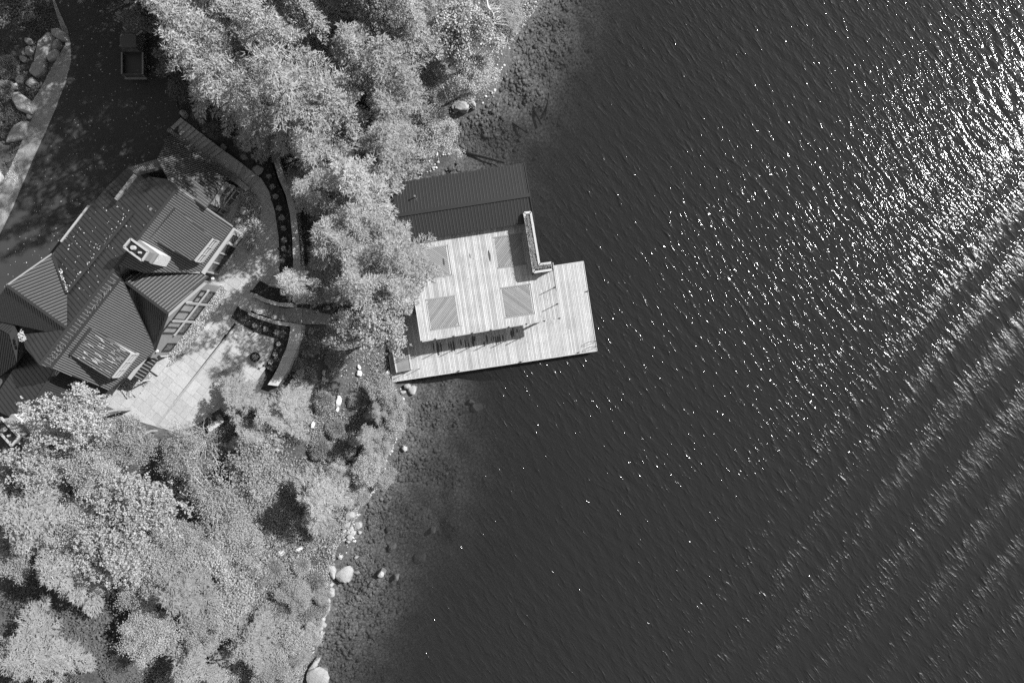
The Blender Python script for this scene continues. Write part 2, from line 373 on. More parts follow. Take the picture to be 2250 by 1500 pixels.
# a boat's wake: long swells crossing the lower right
sw = (0.79, -0.61); ds = X*sw[0]+Y*sw[1]
env = 1/(1+np.exp(-(ds-30)/3.5))
swell = 0.045*env*np.sin(ds*2*math.pi/4.3+0.9*np.sin((X*0.61+Y*0.79)*0.10)+0.7*np.sin(ds*0.33+X*0.05)+1.0)
dsh = segdist(X, Y, SH); land = inpoly(X, Y, land_poly)
calm = np.clip(0.35+dsh/16.0, 0.35, 1.0)*(0.80+0.20*np.clip((X+5)/45, 0, 1)+0.08*np.clip((X-20)/30, 0, 1)*np.clip((Y+12)/30, 0, 1))
edge = (np.clip((X+16)/3, 0, 1)*np.clip((52-X)/3, 0, 1)*np.clip((Y+35)/2, 0, 1)*np.clip((35-Y)/2, 0, 1))
Zw = (Zw*calm*(0.75+0.5*vnoise(X, Y, 7, 11))+swell)*edge
bed = zg(X, Y)
bd = 0.5+0.5*np.sin(ds*2*math.pi/4.3+0.9*np.sin((X*0.61+Y*0.79)*0.10)+0.7*np.sin(ds*0.33+X*0.05)+1.9)
ruffle = env*bd**0.9*(0.6+0.6*vnoise(X, Y, 3.0, 19))
calm = calm*(1+env*(bd-0.5)*0.7)
keep = ~(land & (dsh > 5))
me = npmesh('water', np.stack([X, Y, Zw], 1), F[keep[F].all(1)], True)
for nm, arr in (('depth', np.clip(-bed, 0, 12)), ('calm', calm), ('ruffle', ruffle)):
    at = me.attributes.new(nm, 'FLOAT', 'POINT'); at.data.foreach_set('value', arr.astype(np.float32))
wo = link('water', me, M['water']); tag(wo, 'dark lake water with wind ripples and sun glitter', kind='structure')

# ------------------------------------------------------------------ leaf builders
def tri_slivers(pos, dr, ln, wd, rg, tilt=0.5):
    """elongated triangles from pos along dr"""
    n = len(pos); up = np.tile([0, 0, 1.0], (n, 1))+rg.normal(0, tilt, (n, 3))
    sd = np.cross(dr, up); sd /= np.linalg.norm(sd, axis=1)[:, None]+1e-9
    a = pos-sd*wd[:, None]/2; b = pos+sd*wd[:, None]/2; c = pos+dr*ln[:, None]
    return np.stack([a, b, c], 1).reshape(-1, 3)
def quads(pos, size, rg, upb=1.0, asp=0.75):
    n = len(pos); nr = rg.normal(0, 1, (n, 3)); nr[:, 2] = np.abs(nr[:, 2])+upb
    nr /= np.linalg.norm(nr, axis=1)[:, None]
    t = np.cross(nr, rg.normal(0, 1, (n, 3))); t /= np.linalg.norm(t, axis=1)[:, None]+1e-9; b = np.cross(nr, t)
    s = size[:, None]/2
    return np.stack([pos-t*s, pos-b*s*asp, pos+t*s, pos+b*s*asp], 1).reshape(-1, 3)
def fan(n, k): return np.arange(n*k).reshape(n, k)
def conifer(seed, Hh=12.0, R=3.4, dens=1.0, nb=120, sl=0.30, sw=0.085, droop=0.35, open_=0.25):
    rg = np.random.default_rng(seed); out = []; mb = MB()
    lean = rg.normal(0, 0.02, 2)
    mb.tube([(lean[0]*z*2, lean[1]*z*2, z) for z in np.linspace(-0.6, Hh*0.985, 7)], [0.20*(1-i/6.6)+0.015 for i in range(7)], 7)
    lobes = rg.normal(0, 0.20, 5)
    for i in range(nb):
        t = (i+rg.random())/nb; t = t**0.80; z0 = Hh*(0.14+0.85*t)
        az = i*2.399+rg.normal(0, 0.45)
        L = R*(1.05-t)**0.72*(rg.uniform(0.45, 1.25))*(1+sum(lobes[k]*math.cos((k+1)*az+k) for k in range(5)))
        L = max(L, 0.35); d = np.array([math.cos(az), math.sin(az), 0]); sdv = np.array([-d[1], d[0], 0])
        up = 0.25+0.5*t; dp = droop*(1.2-t)
        curve = lambda s: np.array([lean[0]*z0*2, lean[1]*z0*2, z0])+np.outer(s, d)*L+np.outer(up*s-(dp+up*0.6)*s**2, [0, 0, 1])*L+np.outer(np.sin(s*3)*0.06*L, sdv)
        if L > 0.9 and rg.random() < 0.5:
            mb.tube(list(curve(np.array([0.0, 0.5, 0.97]))), [0.045, 0.03, 0.01], 3)
        nt = int(max(4, L*6.0*dens)); ss = np.linspace(open_*rg.uniform(0.6, 1.2), 1, nt)
        base = curve(ss)
        for j in range(nt):
            s = ss[j]; side = 1 if j % 2 else -1
            tl = (0.16+0.33*L*(1-s)**0.75*min(1, s*2.5))*rg.uniform(0.7, 1.25)
            ang = side*rg.uniform(0.6, 1.1); td = d*math.cos(ang)+sdv*math.sin(ang)+np.array([0, 0, rg.normal(0.0, 0.16)])
            m = max(2, int(tl/0.105)); q = np.linspace(0.1, 1, m)[:, None]
            pp = base[j]+q*td*tl-np.array([0, 0, 1])*q**2*0.12*tl
            for sgn in (-1, 1):
                a2 = sgn*0.6; cd = np.array([td[0]*math.cos(a2)-td[1]*math.sin(a2), td[0]*math.sin(a2)+td[1]*math.cos(a2), td[2]])
                dr = cd+rg.normal(0, 0.16, (m, 3)); dr /= np.linalg.norm(dr, axis=1)[:, None]
                out.append(tri_slivers(pp+rg.normal(0, 0.03, pp.shape), dr, sl*rg.uniform(0.6, 1.2, m), np.full(m, sw)*rg.uniform(0.8, 1.3, m), rg, 0.28))
    # leader
    m = 40; pp = np.stack([rg.normal(0, 0.06, m)+lean[0]*Hh*2, rg.normal(0, 0.06, m)+lean[1]*Hh*2, Hh-rg.random(m)*0.8], 1)
    dr = rg.normal(0, 1, (m, 3)); dr[:, 2] = np.abs(dr[:, 2]); dr /= np.linalg.norm(dr, axis=1)[:, None]
    out.append(tri_slivers(pp, dr, np.full(m, sl), np.full(m, sw), rg))
    V = np.concatenate(out); return npmesh('crown', V, fan(len(V)//3, 3)), mb.mesh('trunk', True)
def broadleaf(seed, Hh=10.0, R=3.4, nclump=170, per=95, leaf=0.17, spread=0.50, zlo=0.38, gaps=0.25, tuft=False):
    rg = np.random.default_rng(seed); mb = MB()
    lob = [(rg.uniform(0, 6.28), rg.uniform(-0.3, 0.9), rg.uniform(0.12, 0.3)) for _ in range(7)]
    mb.tube([(0.15*math.sin(z), 0.1*math.cos(z*1.3), z) for z in np.linspace(-0.6, Hh*0.55, 6)], [0.20-0.02*i for i in range(6)], 7)
    top = Vector((0.15*math.sin(Hh*.55), 0.1*math.cos(Hh*.55*1.3), Hh*0.5)); cl = []
    zc = Hh*(zlo+1)/2; rz = Hh*(1-zlo)/2
    nl = max(14, int(nclump/6.5)); skel = []
    for i in range(nl):
        el = math.asin(min(1, max(-0.25, -0.2+1.25*((i+0.5)/nl)**0.8))); az = i*2.399+rg.normal(0, 0.35)
        k = 1.0
        for a0, e0, am in lob: k += 1.5*am*math.exp(-((((az-a0+math.pi) % (2*math.pi)-math.pi)/0.6)**2+((math.sin(el)-e0)/0.5)**2))-am*0.25
        k *= rg.uniform(0.62, 1.22); d = np.array([math.cos(el)*math.cos(az)*R*k, math.cos(el)*math.sin(az)*R*k, math.sin(el)*rz*k])
        o0 = np.array([0, 0, zc-rz*0.35]); bend = rg.normal(0, 0.12, 3)*R
        skel.append([o0+(d+np.array([0, 0, rz*0.35]))*t+bend*math.sin(t*3.14) for t in (0.15, 0.45, 0.75, 1.0)])
        n_ = 7
        for j in range(n_):
            t = 0.42+0.58*(j+rg.random()*0.6)/n_; wd = 0.34*R*(1.12-t)*k
            p = o0+(d+np.array([0, 0, rz*0.35]))*t+bend*math.sin(t*3.14)+rg.normal(0, 1, 3)*np.array([wd, wd, wd*0.5])*0.8
            if gaps and rg.random() < gaps*0.5: continue
            cl.append(list(p))
    cl = np.array(cl)
    limbs = []
    for i in range(9):
        az = i*0.7+rg.normal(0, 0.2); e = Vector((math.cos(az)*R*0.55, math.sin(az)*R*0.55, Hh*rg.uniform(0.62, 0.85)))
        mid = top.lerp(e, 0.5)+Vector((0, 0, 0.3)); mb.tube([top-Vector((0, 0, rg.random()*1.5)), mid, e], [0.11, 0.075, 0.04], 5); limbs.append(e)
    for c in cl[::3]:
        e = min(limbs, key=lambda q: (q-Vector(c)).length); mb.tube([e, e.lerp(Vector(c), 0.5)+Vector((0, 0, 0.12)), Vector(c)], [0.035, 0.022, 0.01], 3)
    for sk in skel: mb.tube([Vector(q) for q in sk], [0.07, 0.05, 0.03, 0.012], 4)
    n = len(cl)*per; cc = np.repeat(cl, per, 0); off = rg.normal(0, 1, (n, 3))*spread*np.array([1, 1, 0.62])
    if tuft:   # leaves gathered in rosettes at the twig ends
        k = 9; tf = rg.normal(0, 1, (n//k+1, 3))*spread*np.array([1, 1, 0.7]); off = np.repeat(tf, k, 0)[:n]+rg.normal(0, 0.085, (n, 3))
    sz = leaf*rg.uniform(0.65, 1.3, n)
    V = quads(cc+off, sz, rg, 0.9)
    return npmesh('crown', V, fan(n, 4)), mb.mesh('trunk', True)
def bush(seed, R=1.0, n=9000, leaf=0.09, flat=0.8, sliver=True):
    rg = np.random.default_rng(seed); v = rg.normal(0, 1, (n, 3)); v /= np.linalg.norm(v, axis=1)[:, None]; v[:, 2] = np.abs(v[:, 2])
    k = 1+0.22*(vnoise(v[:, 0]*3+9, v[:, 1]*3+v[:, 2]+9, 1.0, seed)-0.5)
    r = R*k*rg.uniform(0.72, 1.0, n); p = v*r[:, None]*np.array([1, 1, flat])+np.array([0, 0, 0.1])
    mb = MB()
    for i in range(8):
        a = i*0.8; mb.tube([(0, 0, -0.2), (math.cos(a)*R*0.3, math.sin(a)*R*0.3, R*0.35), (math.cos(a)*R*0.6, math.sin(a)*R*0.6, R*0.55)], [0.04, 0.03, 0.01], 4)
    if sliver:
        dr = v+rg.normal(0, 0.5, (n, 3)); dr /= np.linalg.norm(dr, axis=1)[:, None]
        V = tri_slivers(p, dr, leaf*2.0*rg.uniform(0.7, 1.3, n), np.full(n, leaf*0.55), rg, 0.8); return npmesh('foliage', V, fan(n, 3)), mb.mesh('stem')
    V = quads(p, leaf*rg.uniform(0.7, 1.3, n), rg, 0.6); return npmesh('foliage', V, fan(n, 4)), mb.mesh('stem')
TV = {}
TV['pine'] = [conifer(10+i, 13, 3.6, 1.0, 110, 0.33, 0.085, 0.30) for i in range(3)]
TV['hemlock'] = [conifer(30+i, 12, 3.2, 1.15, 120, (0.24, 0.32, 0.27, 0.36)[i], 0.105, 0.42) for i in range(4)]
TV['maple'] = [broadleaf(50+i, 10, 3.5, 190, 125, 0.165, 0.36, tuft=True, gaps=0.20) for i in range(3)]
TV['birch'] = [broadleaf(70+i, 9, 3.3, (200, 240, 230)[i], (80, 130, 110)[i], (0.20, 0.135, 0.165)[i], (0.36, 0.30, 0.34)[i], gaps=0.18) for i in range(3)]
TV['thin'] = [broadleaf(90+i, 9, 3.3, 150, 60, 0.15, 0.38, gaps=0.33) for i in range(2)]
TV['shade'] = [broadleaf(110+i, 8, 3.0, 70, 60, 0.24, 0.45, gaps=0.38) for i in range(2)]
NOM = dict(pine=(13, 3.6), hemlock=(12, 3.2), maple=(10, 3.9), birch=(9, 3.7), thin=(9, 3.7), shade=(8, 3.3))
LM = dict(pine='needle', hemlock='cedar', maple='maple', birch='birch', thin='birch', shade='shade')
KN = dict(pine='pine_tree', hemlock='hemlock_tree', maple='maple_tree', birch='birch_tree', thin='birch_tree', shade='young_tree')
for k, l in TV.items():
    for cr, tr in l:
        cr.materials.append(M[LM[k]]); tr.materials.append(M['bough' if k in ('thin',) else 'bark'])
tcount = {}
def tree(kind, px, py, rpx, ztop, label, group='trees above the shore'):
    zb = 2.0
    for _ in range(6):
        zm = zb+0.62*(ztop-zb); p = P(px, py, zm); zb = float(zg(p.x, p.y))
    zb = max(zb, 0.1)
    i = tcount.get(kind, 0); tcount[kind] = i+1
    cr, tr = TV[kind][i % len(TV[kind])]; h0, r0 = NOM[kind]
    s = rpx*K*(H-zm)/H/r0; sz = (ztop-zb)/h0
    t = empty(KN[kind], (p.x, p.y, zb), label, 'tree', group, rz=(i*1.93+px*0.37) % 6.28)
    for nm, me in (('crown', cr), ('trunk', tr)):
        o = bpy.data.objects.new(nm, me); C.objects.link(o); o.parent = t; o.scale = (s, s, sz)
    return t

# ------------------------------------------------------------------ surfaces: driveway, terrace, beds, verge
def flat_poly(name, pts, z, m, label=None, th=0.25, kind='structure', parent=None):
    mb = MB(); ps = [P(x, y, z) for x, y in pts]
    me = bpy.data.meshes.new(name)
    bm = bmesh.new(); vs = [bm.verts.new(q) for q in ps]; f = bm.faces.new(vs)
    if f.normal.z < 0: f.normal_flip()
    f.normal_update()
    if f.normal.z < 0: f.normal_flip()
    ex = bmesh.ops.extrude_face_region(bm, geom=[f]); bmesh.ops.translate(bm, verts=[v for v in ex['geom'] if isinstance(v, bmesh.types.BMVert)], vec=(0, 0, -th))
    bmesh.ops.triangulate(bm, faces=[q for q in bm.faces if len(q.verts) > 4]); bmesh.ops.recalc_face_normals(bm, faces=bm.faces)
    bm.to_mesh(me); bm.free()
    o = link(name, me, m, parent)
    if kind: tag(o, label, kind=kind)
    return o
flat_poly('driveway', DRIVE, Z_DRIVE, M['asphalt'], 'dark asphalt driveway curving past the house')
terr = flat_poly('terrace', TERR, Z_TERR, M['joint'], 'pale flagstone terrace between the house and the garden wall')
# flagstones: random rectangles in the house's own grid, clipped by the terrace outline
random.seed(4)
U = Vector((0.615, 0.787)); V_ = Vector((0.787, -0.615))       # along the ridge (image up-right), and down towards the lake
tw = [((p.x*U.x+p.y*U.y), (p.x*V_.x+p.y*V_.y)) for p in [P(x, y, Z_TERR) for x, y in TERR]]
def split(x0, y0, x1, y1, outl):
    w_, h_ = x1-x0, y1-y0
    mx = 1.5 if random.random() < 0.6 else 1.0
    if max(w_, h_) < mx or w_*h_ < 0.35: outl.append((x0, y0, x1, y1)); return
    if w_ > h_*random.uniform(0.75, 1.3): c = x0+w_*random.uniform(0.35, 0.65); split(x0, y0, c, y1, outl); split(c, y0, x1, y1, outl)
    else: c = y0+h_*random.uniform(0.35, 0.65); split(x0, y0, x1, c, outl); split(x0, c, x1, y1, outl)
# the straight expansion joint splits the grid in two
jp = P(517, 712, Z_TERR); jv = jp.x*V_.x+jp.y*V_.y
us = [a for a, b in tw]; vs_ = [b for a, b in tw]
rects = []
for v0, v1 in ((min(vs_), jv-0.10), (jv+0.10, max(vs_))):
    u = min(us)
    while u < max(us):
        split(u, v0, u+3.4, v1, rects) if v1-v0 < 3 else [split(u, v0+k*(v1-v0)/3, u+3.4, v0+(k+1)*(v1-v0)/3, rects) for k in range(3)]
        u += 3.4
cov = []; rest = MB(); nst = 0; stones = []
for x0, y0, x1, y1 in rects:
    g_ = 0.012; cp = clip(tw, [(x0+g_, y0+g_), (x1-g_, y0+g_), (x1-g_, y1-g_), (x0+g_, y1-g_)])
    if len(cp) < 3 or abs(parea(cp)) < 0.06: continue
    stones.append((abs(parea(cp)), cp))
stones.sort(key=lambda q: -q[0])
for a, cp in stones:
    dz = random.uniform(0.015, 0.030); q = [Vector((U.x*s+V_.x*t, U.y*s+V_.y*t, Z_TERR+dz)) for s, t in cp]
    if nst < 290: mb = MB(); mb.slab(q, 0.06); mb.build('flagstone', M['stone'], terr); nst += 1
    else: rest.slab(q, 0.06)
if rest.v: o = rest.build('small_flagstones', M['stone'], terr); o['kind'] = 'stuff'
mb = MB(); mb.bar(P(517,711,Z_TERR+0.012), P(378,884,Z_TERR+0.012), 0.17, 0.02); mb.build('mossy_joint', M['soil'], terr)
# gravel verge west of the driveway
def ribbon(name, L, R, zf, m, label=None, th=0.2, parent=None, sub=1, kind=None):
    mb = MB(); n = len(L)
    l = [P(x, y, zf if not callable(zf) else 0) for x, y in L]; r = [P(x, y, zf if not callable(zf) else 0) for x, y in R]
    if callable(zf):
        l = [Vector((G(x, y).x, G(x, y).y, G(x, y).z+zf())) for x, y in L]; r = [Vector((G(x, y).x, G(x, y).y, G(x, y).z+zf())) for x, y in R]
    for i in range(n-1): mb.slab([l[i], l[i+1], r[i+1], r[i]], th)
    o = mb.build(name, m, parent)
    if label: tag(o, label, kind=kind or 'structure')
    return o
VL = [(112,-60),(116,0),(128,40),(140,75),(146,100),(128,128),(115,150),(95,190),(72,225),(72,262),(55,300),(40,335),(22,375),(8,400),(-40,470)]
VR = [(111,-60),(121,0),(135,35),(149,64),(156,95),(157,140),(144,187),(123,242),(99,297),(76,347),(56,394),(31,454),(1,517)]
VR = VR[:5]+[(157,118)]+VR[5:]+[(-40,590)]
verge = ribbon('gravel_verge', VL, VR, lambda: 0.12, M['gravel'], 'mottled gravel verge along the west side of the driveway')
# soil beds
BED1 = [(521,675),(508,697),(528,710),(550,724),(578,735),(604,742),(600,770),(583,806),(600,818),(618,792),(630,760),(636,722),(615,712),(590,706),(560,694)]
BED2 = [(571,616),(552,641),(575,652),(600,660),(644,668),(640,640),(612,634),(592,629)]
BED3 = [(575,385),(592,420),(605,465),(613,520),(616,580),(614,634),(642,640),(642,560),(640,500),(634,460),(622,425),(608,395),(594,350),(585,330),(560,340),(556,365)]
for i, (b, lb) in enumerate(((BED1, 'curved dark soil bed with round clumps below the steps'), (BED2, 'small dark soil bed above the curved steps'), (BED3, 'long dark soil bed between terrace edge and timber wall'))):
    flat_poly('flower_bed', b, Z_TERR+0.10, M['soil'], lb, th=0.5)
GB1 = [(487,626),(500,640),(490,662),(468,692),(440,735),(405,778),(375,803),(352,806),(343,785),(366,785),(420,716)]
GB2 = [(499,505),(520,470),(530,430),(520,398),(546,412),(565,432),(572,462),(567,505),(556,545),(545,556),(530,520)]
GB3 = [(322,812),(335,822),(312,862),(280,875),(262,850),(285,832)]
GBS = ((GB1, 'bright mottled planting strip under the tall windows'), (GB2, 'bright mottled planting bed with stone ball by the north windows'), (GB3, 'small bright gravel patch beside the porch'))
for b, lb in GBS: flat_poly('planting_bed', b, Z_TERR+0.06, M['gravel'], lb, th=0.3)
flat_poly('lower_patio', [(-90,960),(20,990),(66,1022),(40,1050),(-90,1060)], 3.8, M['stone'], 'grey slab patio at the west corner of the house')
flat_poly('shore_path', [(640,678),(668,676),(722,690),(730,712),(662,712)], 2.9, M['step'], 'shaded slab path from the curved steps towards the dock', th=0.6)
def leaf_stuff(name, polys, n, z0, hmax, leaf, m, label, seed, upb=1.2, ground=False, sliver=False, patch=None):
    rg = np.random.default_rng(seed); pts = []
    for poly, wgt in polys:
        w_ = [P(x, y, 0 if ground else z0) for x, y in poly] if not ground else [G(x, y) for x, y in poly]
        xs = [q.x for q in w_]; ys = [q.y for q in w_]; k = int(n*wgt); a = np.empty((0, 2))
        while len(a) < k:
            c = rg.uniform([min(xs), min(ys)], [max(xs), max(ys)], (k*2, 2)); c = c[inpoly(c[:, 0], c[:, 1], w_)]
            if patch: c = c[rg.random(len(c))*0.30-0.15+vnoise(c[:, 0]*.8+c[:, 1]*.6, c[:, 1]*.8-c[:, 0]*.6, patch[0], seed)*0.6+vnoise(c[:, 0], c[:, 1], patch[0]*0.35, seed+1)*0.4 > patch[1]]
            a = np.concatenate([a, c])
        pts.append(a[:k])
    a = np.concatenate(pts); zb = zg(a[:, 0], a[:, 1]) if ground else np.full(len(a), z0)
    hh = hmax*(0.25+0.75*vnoise(a[:, 0], a[:, 1], 1.1, seed+2))*rg.random(len(a))**0.5
    p = np.stack([a[:, 0], a[:, 1], np.maximum(zb, 0)+hh], 1); s = leaf*rg.uniform(0.6, 1.4, len(a))
    if sliver:
        dr = rg.normal(0, 1, (len(a), 3)); dr[:, 2] = np.abs(dr[:, 2])*0.5; dr /= np.linalg.norm(dr, axis=1)[:, None]
        me = npmesh(name, tri_slivers(p, dr, s*2.2, s*0.6, rg, 0.6), fan(len(a), 3))
    else: me = npmesh(name, quads(p, s, rg, upb), fan(len(a), 4))
    o = link(name, me, m); return tag(o, label, kind='stuff')
leaf_stuff('groundcover', [(GB1, 0.45), (GB2, 0.55)], 15000, Z_TERR+0.08, 0.22, 0.10, M['flower'], 'bright speckled groundcover in the beds beside the house walls', 3, 0.8)
leaf_stuff('groundcover', [(GB3, 1)], 2200, Z_TERR+0.08, 0.10, 0.11, M['flower'], 'pale stones and leaves in the patch beside the porch', 4, 2)
vpoly = VL+VR[::-1]
leaf_stuff('verge_grass', [(vpoly, 1)], 22000, 0, 0.16, 0.085, M['flower'], 'short pale grass tufts on the gravel verge', 5, 0.6, ground=True)
leaf_stuff('bed_weeds', [(BED1, .4), (BED2, .15), (BED3, .45)], 900, Z_TERR+0.12, 0.08, 0.06, M['under'], 'tiny seedlings scattered over the dark beds', 6, 1)

# ------------------------------------------------------------------ house
HC = P(300, 620, Z_TERR)
house = empty('house', (HC.x, HC.y, Z_TERR), 'large house with dark metal hip and gable roofs and two pale chimneys', 'house')
ray = lambda px, py: ((px-1125)*K/H, (750-py)*K/H)
def solve(pts):
    """pts (px,py,z|None): first three with z give the plane, the others are dropped on it"""
    kn = [P(*q) for q in pts if q[2] is not None][:3]; n = (kn[1]-kn[0]).cross(kn[2]-kn[0]).normalized(); c = n.dot(kn[0]); r = []
    for q in pts:
        kx, ky = ray(q[0], q[1])
        # n.x*kx*(H-z)+n.y*ky*(H-z)+n.z*z=c
        a = n.x*kx+n.y*ky; z = (c-a*H)/(n.z-a); r.append(Vector((kx*(H-z), ky*(H-z), z)))
    return r, (n if n.z > 0 else -n), c
def shrink(poly, d):
    cx = sum(q.x for q in poly)/len(poly); cy = sum(q.y for q in poly)/len(poly); r = []
    for q in poly:
        v = Vector((cx-q.x, cy-q.y)); L = v.length; v = v/L*min(d, L*0.4); r.append(Vector((q.x+v.x, q.y+v.y, q.z)))
    return r
def roof(pts, sdir_px, spacing, m, sm, name='roof', th=0.16, bw=0.032, bh=0.04, body=0.5, zb=3.4, parent=None, bm_=None, fascia=True):
    parent = parent or house
    ps, n, c = solve(pts); mb = MB(); mb.slab(ps, th); o = mb.build(name, m, parent)
    # seams
    d = Vector((sdir_px[0], -sdir_px[1], 0)).normalized(); d.z = -(n.x*d.x+n.y*d.y)/n.z
    dh = Vector((d.x, d.y)).normalized(); ph = Vector((-dh.y, dh.x))
    co = [(q.x*ph.x+q.y*ph.y, q.x*dh.x+q.y*dh.y) for q in ps]; sb = MB(); a = min(q[0] for q in co)+spacing*0.5; cnt = 0
    while a < max(q[0] for q in co):
        hits = []
        for i in range(len(co)):
            p, q = co[i], co[(i+1) % len(co)]
            if (p[0] > a) != (q[0] > a): t = (a-p[0])/(q[0]-p[0]); hits.append(p[1]+t*(q[1]-p[1]))
        hits.sort()
        for i in range(0, len(hits)-1, 2):
            if hits[i+1]-hits[i] < 0.25: continue
            e = []
            for h in (hits[i]+0.03, hits[i+1]-0.03):
                x = ph.x*a+dh.x*h; y = ph.y*a+dh.y*h; z = (c-(n.x*x+n.y*y)*(1 if True else 1))/n.z if False else None
                e.append((x, y))
            nn = n; cc = nn.dot(ps[0])
            pts3 = [Vector((x, y, (cc-nn.x*x-nn.y*y)/nn.z)) for x, y in e]
            sb.bar(pts3[0]+nn*(bh/2-0.004), pts3[1]+nn*(bh/2-0.004), bw, bh, nn); cnt += 1
        a += spacing
    if sb.v: s = sb.build('standing_seams', sm, o); s['kind'] = 'stuff'
    if body:
        q = [Vector((v.x, v.y, (n.dot(ps[0])-n.x*v.x-n.y*v.y)/n.z-th-0.04)) for v in shrink(ps, body)]; wb = MB(); wb.prism(q, zb); wb.build('wall', bm_ or M['siding'], parent)
    return o, ps, n
VD = (0.787, 0.615); UD = (0.615, -0.787)
W = 0.37; Fs = 0.20
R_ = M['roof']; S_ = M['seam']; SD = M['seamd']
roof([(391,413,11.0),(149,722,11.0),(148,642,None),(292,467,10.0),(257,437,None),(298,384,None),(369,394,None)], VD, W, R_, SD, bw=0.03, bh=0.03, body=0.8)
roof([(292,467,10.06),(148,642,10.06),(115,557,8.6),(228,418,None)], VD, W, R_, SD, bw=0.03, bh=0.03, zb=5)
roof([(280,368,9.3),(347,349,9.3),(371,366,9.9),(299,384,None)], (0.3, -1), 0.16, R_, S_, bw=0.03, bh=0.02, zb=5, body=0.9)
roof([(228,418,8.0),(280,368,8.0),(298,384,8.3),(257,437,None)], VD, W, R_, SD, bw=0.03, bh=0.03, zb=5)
roof([(369,394,10.8),(500,390,7.1),(372,291,7.1),(345,350,None)], UD, Fs, R_, S_, body=0.7)
roof([(369,394,10.8),(500,390,7.1),(453,457,None),(391,413,10.6)], VD, Fs, R_, S_, body=0.9)
roof([(391,413,11.02),(259,583,11.02),(312,598,None),(440,599,None),(512,498,7.7)], VD, Fs, R_, S_, body=1.0)
roof([(384,457,10.55),(328,523,10.55),(423,573,9.55),(465,522,None)], VD, Fs, R_, S_, body=0.35, zb=7.5, bm_=M['trim'])
roof([(266,611,9.7),(369,688,9.7),(458,607,7.3),(440,599,None),(312,598,None)], UD, 0.27, R_, S_, body=1.2)
roof([(266,611,9.7),(369,688,9.7),(341,769,7.3)], (0.25, -1), 0.20, R_, SD, body=1.2, bw=0.03, bh=0.03)
roof([(259,583,11.0),(87,802,11.0),(112,808,10.75),(266,611,None)], VD, 0.33, R_, S_, body=0, bw=0.03, bh=0.02)
roof([(266,611,10.76),(112,808,10.76),(240,857,7.9),(341,769,None)], VD, Fs, R_, S_, body=1.0)
roof([(201,720,10.55),(155,780,10.55),(240,832,9.5),(285,776,None)], VD, Fs, R_, S_, body=0.35, zb=7.5, bm_=M['trim'])
roof([(16,627,10.9),(149,722,10.9),(148,644,None),(115,559,9.1)], (1, -0.58), 0.28, R_, S_, body=0.8, zb=5)
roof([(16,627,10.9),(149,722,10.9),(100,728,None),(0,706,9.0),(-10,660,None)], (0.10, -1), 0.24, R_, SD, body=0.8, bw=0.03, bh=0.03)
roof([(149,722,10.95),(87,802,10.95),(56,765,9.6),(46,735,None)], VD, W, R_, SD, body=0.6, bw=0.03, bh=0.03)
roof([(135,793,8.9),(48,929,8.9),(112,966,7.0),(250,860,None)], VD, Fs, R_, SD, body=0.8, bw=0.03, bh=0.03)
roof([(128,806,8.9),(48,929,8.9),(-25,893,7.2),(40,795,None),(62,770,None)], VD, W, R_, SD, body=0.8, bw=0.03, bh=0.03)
roof([(20,734,9.5),(38,706,9.1),(37,797,8.3)], VD, 0.25, R_, S_, body=0)
roof([(-20,712,8.8),(36,706,9.1),(19,734,9.5)], UD, 0.25, R_, SD, body=0)
roof([(-25,713,8.6),(19,735,9.4),(36,798,8.2),(-30,850,None)], UD, 0.25, R_, SD, body=0.5)
# small cheek wall with a pale lattice by the lower ridge
mb = MB(); a = P(118, 826, 9.0); b = P(135, 788, 9.0); mb.bar(a, b, 0.08, 0.5); mb.build('cheek_wall', M['chimd'], house)
for e0, e1 in (((121, 822), (134, 792)), ((124, 824), (142, 800))):
    mb = MB(); mb.bar(P(e0[0], e0[1], 9.35), P(e1[0], e1[1], 9.35), 0.07, 0.05); mb.build('lattice_bar', M['white'], house)
# ridge and hip caps
def cap(p0, p1, wd=0.22, m=None):
    mb = MB(); a = P(*p0)+Vector((0, 0, 0.05)); b = P(*p1)+Vector((0, 0, 0.05)); mb.bar(a, b, wd, 0.05); mb.build('ridge_cap', m or R_, house)
for p0, p1 in (((391,413,11.02),(88,801,11.02)), ((369,394,10.82),(500,390,7.12)), ((266,611,9.72),(369,688,9.72)), ((16,627,10.92),(149,722,10.92)),
               ((292,467,10.08),(148,642,10.08)), ((384,457,10.57),(328,523,10.57)), ((201,720,10.57),(155,780,10.57)), ((132,798,8.92),(48,929,8.92)),
               ((266,611,10.78),(112,808,10.78)), ((369,688,9.72),(341,769,7.32)), ((341,769,7.3),(266,611,9.72)), ((148,644,10.05),(115,559,9.12)), ((299,384,9.92),(371,366,9.92))): cap(p0, p1)
for p0, p1 in (((314,598,9.1),(440,599,7.6)), ((16,627,10.9),(115,558,9.1)), ((391,413,11.0),(512,498,7.72))): cap(p0, p1, 0.12, S_)
# pale gutter along the driveway eave and the stone parapet by the entry
mb = MB(); mb.bar(P(195,452,9.0), P(134,531,9.0), 0.14, 0.12); mb.build('gutter', M['trim'], house)
mb = MB()
for k in range(12):
    t = k/12; p = P(257+(298-257)*t, 436+(384-436)*t, 10.0); mb.box(p, (0.24+0.05*(k % 3), 0.24, 0.2+0.06*(k % 2)), 0.9)
o = mb.build('parapet', M['chimd'], house); o['kind'] = 'stuff'
# vent pipe
mb = MB(); p = P(332,460,10.6); q = P(331,461,9.6); mb.tube([q, p], 0.05, 8); mb.disc((p.x, p.y, p.z), 0.13, 0.06, 10); mb.build('vent_pipe', M['chrome'], house)
